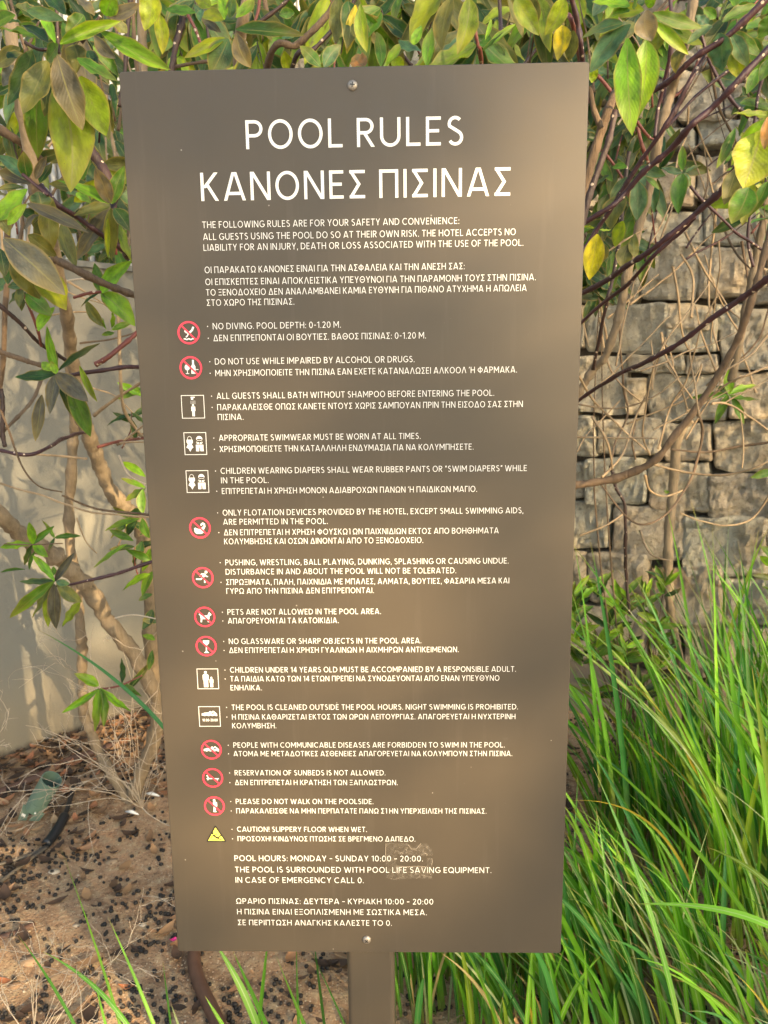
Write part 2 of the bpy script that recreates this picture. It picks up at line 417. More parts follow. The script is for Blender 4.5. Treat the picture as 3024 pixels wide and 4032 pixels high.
# white ribbed cladding behind it
wc = thing('ribbed_screen', A0 + dA * 1 + nA * 1.2, 'white vertically ribbed screen standing behind the low grey wall', 'screen')
c0 = A0 - dA * 3.2 + nA * 1.2; LEN = (CORNER - A0).length + 6.0
rm = MB(); rm.box((-.011, -.012, -.1), (.011, .012, 5.0)); rib = rm.mesh('rib_mesh')
rib.materials.append(M_WHITE_RIB)
ang = math.atan2(dA.y, dA.x)
wall_prism(c0 + nA * .02, c0 + dA * LEN + nA * .02, nA, .03, -.1, 5.0).build('backing_panel', M_WHITE_RIB, wc)
nr = min(290, int(LEN / .042))
start = 0
for k in range(start, nr):
    p = c0 + dA * (k * LEN / nr)
    link('rib', rib, None, wc, Matrix.Translation(Vector((p.x, p.y, 0))) @ Matrix.Rotation(ang, 4, 'Z'))

# ---- dry stone wall on the right
def wall_uv(px, py):
    """pixel ray meets the stone wall's face: distance along the wall from B0 towards the corner, and height"""
    d = ray(px, py); o = Vector((0, 0, CAM_Z))
    k = (B0 - o).dot(nB) / d.dot(nB)
    p = o + d * k
    return ((p - B0).dot(dB), p.z)
sw = thing('stone_wall', B0 + dB * 1.0, 'beige dry stone wall of rough squared blocks, right behind the sign', 'wall')
ULEN = (CORNER - B0).length
back = B0 + nB * .055
wall_prism(back - dB * .5, back + dB * (ULEN + .06), nB, .3, -.1, 2.7).build('joint_backing', M_JOINT, sw)
PL_Z = wall_uv(2700, 2683)[1]
wall_prism(B0 - dB * .5 - nB * .015, B0 + dB * (ULEN - .01) - nB * .015, nB, .06, -.1, PL_Z).build('plinth', M_PLINTH, sw)

rng = random.Random(11)
def stone(corners, seed):
    """corners: four (u,z): bottom-left, bottom-right, top-right, top-left with u along the wall"""
    r = random.Random(seed); NU, NZ = 16, 12
    ms = MB(); c = [Vector((a, b, 0)) for a, b in corners]
    cen = sum(c, Vector()) / 4
    out = r.uniform(-.002, .022); tiltu = r.uniform(-.010, .010); tiltz = r.uniform(-.008, .008)
    off = Vector((r.uniform(0, 50), r.uniform(0, 50), r.uniform(0, 50)))
    def P(i, j):
        s, tt = i / NU, j / NZ
        s = .5 - .5 * (abs(1 - 2 * s) ** .7) * (1 if s < .5 else -1); tt = .5 - .5 * (abs(1 - 2 * tt) ** .7) * (1 if tt < .5 else -1)
        p = (c[0] * (1 - s) + c[1] * s) * (1 - tt) + (c[3] * (1 - s) + c[2] * s) * tt
        return p
    idx = {}
    for j in range(NZ + 1):
        for i in range(NU + 1):
            p = P(i, j); s, tt = i / NU, j / NZ
            # uneven outline
            w = .010 * noise.noise(off + p * 14) ; w2 = .010 * noise.noise(off + p * 14 + Vector((9, 9, 9)))
            cs, ct = 2 * s - 1, 2 * tt - 1
            rr = (abs(cs) ** 8 * abs(ct) ** 8) * .04 - .008
            q = cen + (p - cen) * (1 - rr)
            q = q + Vector((w, w2, 0))
            e = max(abs(cs), abs(ct)); edge = 0 if e < .99 else 1
            d = out + tiltu * cs + tiltz * ct + .020 * noise.noise(off + p * 8) + .018 * abs(noise.noise(off + p * 20)) + .008 * noise.noise(off + p * 50)
            d -= .007 * edge
            idx[i, j] = len(ms.v)
            wp = B0 + dB * q.x - nB * d; ms.v.append((wp.x, wp.y, q.y))
    for j in range(NZ):
        for i in range(NU): ms.f.append((idx[i, j], idx[i + 1, j], idx[i + 1, j + 1], idx[i, j + 1]))
    ring = [(i, 0) for i in range(NU + 1)] + [(NU, j) for j in range(1, NZ + 1)] + [(i, NZ) for i in range(NU - 1, -1, -1)] + [(0, j) for j in range(NZ - 1, 0, -1)]
    b0 = len(ms.v)
    for k in ring:
        q = Vector(ms.v[idx[k]]) + nB * .06; ms.v.append(tuple(q))
    L = len(ring)
    for a in range(L):
        b = (a + 1) % L
        ms.f.append((idx[ring[b]], idx[ring[a]], b0 + a, b0 + b))
    me = ms.mesh('stone')
    link('stone', me, M_STONE, sw)

def z4(b): return [b[0] * .6329 + 2150, b[1] * .6329 + 1200, b[2] * .6329 + 2150, b[3] * .6329 + 1200]
def z6(b): return [b[0] * .4665 + 2250, b[1] * .4665 + 600, b[2] * .4665 + 2250, b[3] * .4665 + 600]
def z5(b): return [b[0] * .4364 + 2300, b[1] * .4364, b[2] * .4364 + 2300, b[3] * .4364]
px_st = [z4(b) for b in [
 (120,0,240,265),(255,0,752,298),(765,25,1062,300),(1080,25,1420,395),
 (200,322,505,672),(505,308,870,420),(885,312,1065,425),(512,455,622,690),(632,432,1115,715),(1132,420,1420,708),
 (120,692,310,950),(320,704,720,938),(728,740,1030,975),(1042,716,1420,1032),
 (120,980,240,1205),(248,955,622,1240),(638,985,1012,1282),(1022,1045,1420,1330),
 (110,1225,398,1518),(408,1255,852,1590),(866,1318,1375,1688),(1385,1345,1500,1690),
 (90,1535,255,1860),(262,1540,648,1850),(655,1625,1100,1995),(1112,1705,1450,2000),
 (90,1875,640,2200),(650,2010,840,2260),(850,2005,1100,2320),(1108,2010,1450,2330)]]
px_st += [z6(b) for b in [
 (815,1275,1195,1500),(1205,1260,1460,1500),(1470,1360,1720,1700),
 (-60,870,565,1262),(582,775,1070,1250),(1078,800,1530,1222),(1540,980,1720,1290),
 (-60,470,120,850),(130,500,560,850),(575,490,1108,770),(1118,410,1700,790),
 (150,130,465,480),(480,90,1035,470),(1040,20,1290,385)]]
px_st += [z5(b) for b in [
 (0,620,300,900),(310,700,830,1130),(840,645,1262,1110),(1272,700,1340,1040),(1345,765,1720,1010),
 (0,1150,420,1370),(430,1150,1015,1330),(1035,1065,1490,1310),(1500,1060,1720,1330),
 (860,400,1290,620),(1300,215,1700,430),(1310,440,1700,735),
 (600,0,820,190),(830,0,1170,150),(1185,-20,1640,180),(500,420,850,680),(-60,300,480,600),(500,200,1290,388),(-60,10,590,280)]]
occ = []
for k, (x0, y0, x1, y1) in enumerate(px_st):
    cs = [wall_uv(x0, y1), wall_uv(x1, y1), wall_uv(x1, y0), wall_uv(x0, y0)]
    cs = [(u + rng.uniform(-.004, .004), z + rng.uniform(-.004, .004)) for u, z in cs]
    us = [c[0] for c in cs]; zs = [c[1] for c in cs]
    occ.append((min(us), max(us), min(zs), max(zs)))
    stone(cs, k)
# the rest of the wall: coursed rubble, skipped where a stone already stands
def rubble(u0, u1, z0, z1, seed):
    r = random.Random(seed); z = z0
    while z < z1 - .05:
        h = min(r.uniform(.14, .21), z1 - z); u = u0 + r.uniform(-.1, 0)
        while u < u1:
            w = r.uniform(.20, .36); a, b = u, min(u + w, u1 + .02)
            if b - a > .05:
                s = [(a + .006, z + .006 + r.uniform(-.004, .004)), (b - .004, z + .006 + r.uniform(-.004, .004)),
                     (b - .006 + r.uniform(-.006, .006), z + h - .006), (a + .006 + r.uniform(-.006, .006), z + h - .006)]
                hit = any(not (b < o[0] + .03 or a > o[1] - .03 or z + h < o[2] + .03 or z > o[3] - .03) for o in occ)
                if not hit: stone(s, r.randint(0, 99999))
            u = b
        z += h
ul = wall_uv(2215, 1500)[0]
rubble(ul, ULEN + .02, PL_Z, 2.7, 5)
zt = wall_uv(2600, -10)[1]
rubble(-.45, ul, zt, 2.7, 6)
rubble(-.45, min(o[0] for o in occ) - .0, PL_Z, zt, 8)

# ================================================================ THE SIGN
TL = Vector((CA.dot(Vector((-.56644969, -.94082736, 1.62772901))), CN.dot(Vector((-.56644969, -.94082736, 1.62772901))), -CB.dot(Vector((-.56644969, -.94082736, 1.62772901))))) * .47
SX, SY, SZ = TL.x, TL.y, TL.z + CAM_Z
PW, PH = .47, .47 * 2.1271188
def sgn(px, py):
    d = ray(px, py); k = SY / d.y
    return (d.x * k - SX, SZ - (CAM_Z + d.z * k))
def SP(u, v, off=0): return Vector((SX + u, SY - off, SZ - v))
U0, V0 = sgn(1457, 3752)
base_pt = Vector((SX + U0, SY + .03, 0))
sign = thing('pool_rules_sign', base_pt, 'tall taupe metal sign with white bilingual pool rules on a square post', 'sign')
# panel with rounded corners, 3 mm thick, folded edges
def rounded(u0, v0, u1, v1, r, n=5):
    pts = []
    for cu, cv, a0 in ((u1 - r, v0 + r, -90), (u1 - r, v1 - r, 0), (u0 + r, v1 - r, 90), (u0 + r, v0 + r, 180)):
        for k in range(n + 1):
            a = R(a0 + 90 * k / n); pts.append((cu + r * math.cos(a), cv + r * math.sin(a)))
    return pts
m = MB(); rp = rounded(0, 0, PW, PH, .0035); ri = rounded(.0007, .0007, PW - .0007, PH - .0007, .0035)
n = len(rp)
m.v += [tuple(SP(u, v, 0)) for u, v in ri]; m.v += [tuple(SP(u, v, -.0007)) for u, v in rp]; m.v += [tuple(SP(u, v, -.003)) for u, v in rp]
m.f.append(tuple(range(n - 1, -1, -1)))
for a in range(n):
    b = (a + 1) % n; m.f.append((a, b, n + b, n + a)); m.f.append((n + a, n + b, 2 * n + b, 2 * n + a))
m.f.append(tuple(range(2 * n, 3 * n)))
m.build('panel', M_SIGN, sign)
# post: 58 mm square tube with rounded edges, behind the panel
pl, pr = sgn(1365, 3760)[0], sgn(1552, 3760)[0]
pw = (pr - pl); pc = (pl + pr) / 2; hw = pw / 2 * 1.003
m = MB(); prof = rounded(-hw, -hw, hw, hw, .006)
zt_, zb_ = SZ - .03, -.15
yc = SY + .0033 + hw
m.v += [(SX + pc + a, yc + b, zt_) for a, b in prof]; m.v += [(SX + pc + a, yc + b, zb_) for a, b in prof]
n = len(prof)
for a in range(n):
    b = (a + 1) % n; m.f.append((a, b, n + b, n + a))
m.f.append(tuple(range(n - 1, -1, -1)))
po = m.build('post', M_SIGN, sign)
# screws: domed head on a washer with a cross recess
def screw(px, py, rot):
    u, v = sgn(px, py); r0 = .0052; m = MB(); rings = 7; seg = 24
    for i in range(rings):
        a = R(90 * i / (rings - 1)); rr = r0 * math.cos(a); h = .0032 * math.sin(a) + .0002
        for k in range(seg):
            t_ = 2 * math.pi * k / seg; q = SP(u + rr * math.cos(t_), v + rr * math.sin(t_), h); m.v.append(tuple(q))
    for i in range(rings - 1):
        for k in range(seg):
            a = i * seg + k; b = i * seg + (k + 1) % seg; m.f.append((a, a + seg, b + seg, b))
    s = m.build('screw', M_SCREW, sign, True)
    c = MB()
    for a in (rot, rot + 90):
        ca, sa = math.cos(R(a)), math.sin(R(a)); pts = []
        for x, y in ((-.0025, -.00055), (.0025, -.00055), (.0025, .00055), (-.0025, .00055)):
            pts.append(SP(u + x * ca - y * sa, v + x * sa + y * ca, .0035 + (.00004 if a == rot else .0)))
        c.poly(pts)
    c.build('cross_recess', M_BLK, s)
screw(1388, 337, 8); screw(1444, 3699, 40)

# ---------------- stroke lettering
S_ = .118; H_ = S_ / 2
def arc(cx, cy, rx, ry, a0, a1, n=None):
    n = n or max(4, int(abs(a1 - a0) / 12))
    return [(cx + rx * math.cos(R(a0 + (a1 - a0) * k / n)), cy + ry * math.sin(R(a0 + (a1 - a0) * k / n))) for k in range(n + 1)]
T1 = 1 - H_
def O(w, cx=None): return ('o', arc(w / 2 if cx is None else cx, .5, w / 2 - H_ + .005, .5 - H_ + .015, 0, 360, 36))
def L(*p): return ('l', list(p))
def C(p): return ('c', p)
bowlP = lambda x, w, y0: C([(x, T1)] + [(w - .23, T1)] + arc(w - .23 - .0, (T1 + y0) / 2, .23 - H_, (T1 - y0) / 2, 90, -90) + [(x, y0)])
G = {
 'A': (.80, [L((.055, 0), (.37, 1)), L((.745, 0), (.43, 1)), L((.17, .25), (.63, .25))]),
 'B': (.64, [L((H_, 0), (H_, 1)), C([(H_, T1), (.36, T1)] + arc(.36, .752, .17, T1 - .752, 90, -90) + [(H_, .53)]), C([(.36, .50)] + arc(.38, .28, .20, .22, 90, -90) + [(H_, H_)])]),
 'C': (.78, [C(arc(.45, .5, .39, .455, 48, 312))]),
 'D': (.76, [L((H_, 0), (H_, 1)), C([(H_, T1), (.30, T1)] + arc(.30, .5, .40, .5 - H_, 90, -90) + [(H_, H_)])]),
 'E': (.54, [L((H_, 0), (H_, 1)), L((H_, T1), (.52, T1)), L((H_, .51), (.46, .51)), L((H_, H_), (.52, H_))]),
 'F': (.52, [L((H_, 0), (H_, 1)), L((H_, T1), (.50, T1)), L((H_, .50), (.44, .50))]),
 'G': (.82, [C(arc(.45, .5, .39, .455, 48, 345)), L((.48, .46), (.80, .46)), L((.76, .46), (.76, .20))]),
 'H': (.72, [L((H_, 0), (H_, 1)), L((.66, 0), (.66, 1)), L((H_, .51), (.66, .51))]),
 'I': (.118, [L((H_, 0), (H_, 1))]),
 'J': (.40, [C([(.33, 1), (.33, .28)] + arc(.15, .24, .18, .195, 0, -110))]),
 'K': (.66, [L((H_, 0), (H_, 1)), L((.575, 1), (.13, .46)), L((.24, .58), (.59, 0))]),
 'L': (.50, [L((H_, 0), (H_, 1)), L((H_, H_), (.50, H_))]),
 'M': (.88, [L((H_, 0), (H_, 1)), L((.82, 0), (.82, 1)), L((.075, 1), (.44, .30)), L((.805, 1), (.44, .30))]),
 'N': (.74, [L((H_, 0), (H_, 1)), L((.68, 0), (.68, 1)), L((.075, 1), (.665, 0))]),
 'O': (.86, [O(.86)]),
 'P': (.60, [L((H_, 0), (H_, 1)), C([(H_, T1), (.31, T1)] + arc(.31, .70, .235, T1 - .70, 90, -90) + [(H_, .459)])]),
 'Q': (.86, [O(.86), L((.50, .28), (.82, -.04))]),
 'R': (.62, [L((H_, 0), (H_, 1)), C([(H_, T1), (.31, T1)] + arc(.31, .715, .225, T1 - .715, 90, -90) + [(H_, .489)]), L((.28, .46), (.56, 0))]),
 'S': (.58, [C(arc(.29, .735, .205, .215, 40, 200) + arc(.30, .27, .215, .225, 62, -150)[0:])]),
 'T': (.62, [L((.31, 0), (.31, 1)), L((0, T1), (.62, T1))]),
 'ƭ': (.60, [L((.27, 0), (.27, 1)), L((.06, T1), (.30, T1))]),
 'U': (.72, [C([(H_, 1), (H_, .36)] + arc(.36, .36, .30, .315, 180, 360) + [(.661, 1)])]),
 'V': (.76, [L((.055, 1), (.36, 0)), L((.705, 1), (.40, 0))]),
 'W': (1.14, [L((.055, 1), (.30, 0)), L((.56, .95), (.33, 0)), L((.58, .95), (.81, 0)), L((1.085, 1), (.84, 0))]),
 'X': (.70, [L((.06, 0), (.64, 1)), L((.64, 0), (.06, 1))]),
 'Y': (.68, [L((.34, 0), (.34, .45)), L((.055, 1), (.34, .42)), L((.625, 1), (.34, .42))]),
 'Z': (.62, [L((.02, T1), (.60, T1)), L((.02, H_), (.60, H_)), L((.08, .06), (.54, .94))]),
 'Γ': (.50, [L((H_, 0), (H_, 1)), L((H_, T1), (.50, T1))]),
 'Δ': (.80, [L((.055, 0), (.37, 1)), L((.745, 0), (.43, 1)), L((.06, H_), (.74, H_))]),
 'Θ': (.86, [O(.86), L((.24, .5), (.62, .5))]),
 'Λ': (.78, [L((.055, 0), (.36, 1)), L((.725, 0), (.42, 1))]),
 'Ξ': (.58, [L((.01, T1), (.57, T1)), L((.06, .51), (.52, .51)), L((.01, H_), (.57, H_))]),
 'Π': (.70, [L((H_, 0), (H_, 1)), L((.64, 0), (.64, 1)), L((H_, T1), (.64, T1))]),
 'Σ': (.60, [L((.02, T1), (.58, T1)), L((.02, H_), (.58, H_)), L((.07, .95), (.36, .50)), L((.07, .05), (.36, .50))]),
 'Φ': (.86, [('o', arc(.43, .5, .37, .31, 0, 360, 32)), L((.43, -.02), (.43, 1.02))]),
 'Ω': (.84, [C([(.02, H_), (.30, H_), (.30, .11)] + arc(.42, .55, .36, .405, 246, -66) + [(.54, .11), (.54, H_), (.82, H_)])]),
 '0': (.62, [('o', arc(.31, .5, .25, .455, 0, 360, 30))]),
 '1': (.34, [L((.27, 0), (.27, 1)), L((.02, .80), (.27, .95))]),
 '2': (.56, [C(arc(.27, .72, .215, .23, 160, -35) + [(.10, H_)]), L((.04, H_), (.54, H_))]),
 '4': (.60, [L((.44, 0), (.44, 1)), L((.41, 1), (.06, .30)), L((.03, .27), (.59, .27))]),
 '.': (.12, [L((H_, 0), (H_, .13))]), ',': (.12, [L((.075, .12), (.03, -.14))]),
 ':': (.12, [L((H_, 0), (H_, .13)), L((H_, .52), (H_, .65))]),
 '!': (.12, [L((H_, 0), (H_, .13)), L((H_, .30), (H_, 1))]),
 '-': (.36, [L((.03, .45), (.33, .45))]), '–': (.42, [L((0, .45), (.42, .45))]),
 '“': (.26, [L((.04, .74), (.07, 1)), L((.17, .74), (.20, 1))]), '”': (.26, [L((.07, .74), (.10, 1)), L((.20, .74), (.23, 1))]),
 '´': (.08, [L((.0, .76), (.06, 1))]), '·': (.16, [L((.08, .42), (.08, .58))]), ' ': (.13, []),
}
for a, b in zip('ΑΒΕΖΗΙΚΜΝΟΡΤΥΧ', 'ABEZHIKMNOPTYX'): G[a] = G[b]
def strip(m, kind, pts, hwid, zo, tr):
    closed = kind == 'o'
    if closed: pts = pts[:-1]
    n = len(pts); Ls = []; Rs = []
    for i, (x, y) in enumerate(pts):
        if closed: a, b = pts[i - 1], pts[(i + 1) % n]
        else: a, b = pts[max(0, i - 1)], pts[min(n - 1, i + 1)]
        d1 = Vector((x - a[0], y - a[1])); d2 = Vector((b[0] - x, b[1] - y))
        if d1.length < 1e-9: d1 = d2
        if d2.length < 1e-9: d2 = d1
        d1 = d1.normalized(); d2 = d2.normalized(); d = d1 + d2
        d = d.normalized() if d.length > 1e-6 else d1
        nn = Vector((-d.y, d.x)); k = 1 / max(.5, nn.dot(Vector((-d1.y, d1.x))))
        end = (not closed) and i in (0, n - 1)
        if end and kind == 'l' and abs(d.y) > .5 * abs(d.x):
            w = hwid / abs(d.y); off = Vector((-w if d.y > 0 else w, 0))
        else: off = nn * hwid * k
        Ls.append((x + off.x, y + off.y)); Rs.append((x - off.x, y - off.y))
    rng_ = range(n) if closed else range(n - 1)
    b0 = len(m.v)
    for p in Ls + Rs: m.v.append(tuple(tr(p[0], p[1], zo)))
    for i in rng_:
        j = (i + 1) % n; m.f.append((b0 + i, b0 + n + i, b0 + n + j, b0 + j))
TRACK = .185
def text_line(s, pxl, pyb, pxr, cap, name='text_line', sk=0, mat=None, weight=1.0, par=None):
    u0, v0 = sgn(pxl, pyb); u1 = sgn(pxr, pyb + sk)[0]
    # natural width
    adv = []; x = 0
    for i, ch in enumerate(s):
        w = G[ch][0]; adv.append(x); x += w + (TRACK if ch != ' ' else TRACK)
    nat = x - TRACK; k = (u1 - u0) / nat; m = MB()
    for ch, xx in zip(s, adv):
        for si, (kd, pts) in enumerate(G[ch][1]):
            # horizontal squeeze moves the strokes, their thickness stays
            P2 = [((xx + p[0]) * k, p[1] * cap) for p in pts]
            strip(m, kd, P2, H_ * cap * weight, .00022 + .00005 * (si % 4), lambda a, b, o: SP(u0 + a, v0 - b, o))
    return m.build(name, mat or M_SIGN_WHITE, par or sign)
def caps_at(px, y):        # cap height in metres from pixels of height at row y
    return sgn(1400, y)[1] - sgn(1400, y - px)[1]
CS = caps_at(25.0, 1297) ; CT = caps_at(113, 700); CH = caps_at(22, 3389); CI = caps_at(26, 960)
print('caps', CS, caps_at(19, 3165), CH, CI)
text_line('POOL RULES', 969.3, 587.7, 1824.6, CT, 'title_line', weight=.95)
text_line('ΚΑΝΟΝΕΣ ΠΙΣΙΝΑΣ', 793, 792, 2010, CT, 'title_line', weight=.95)
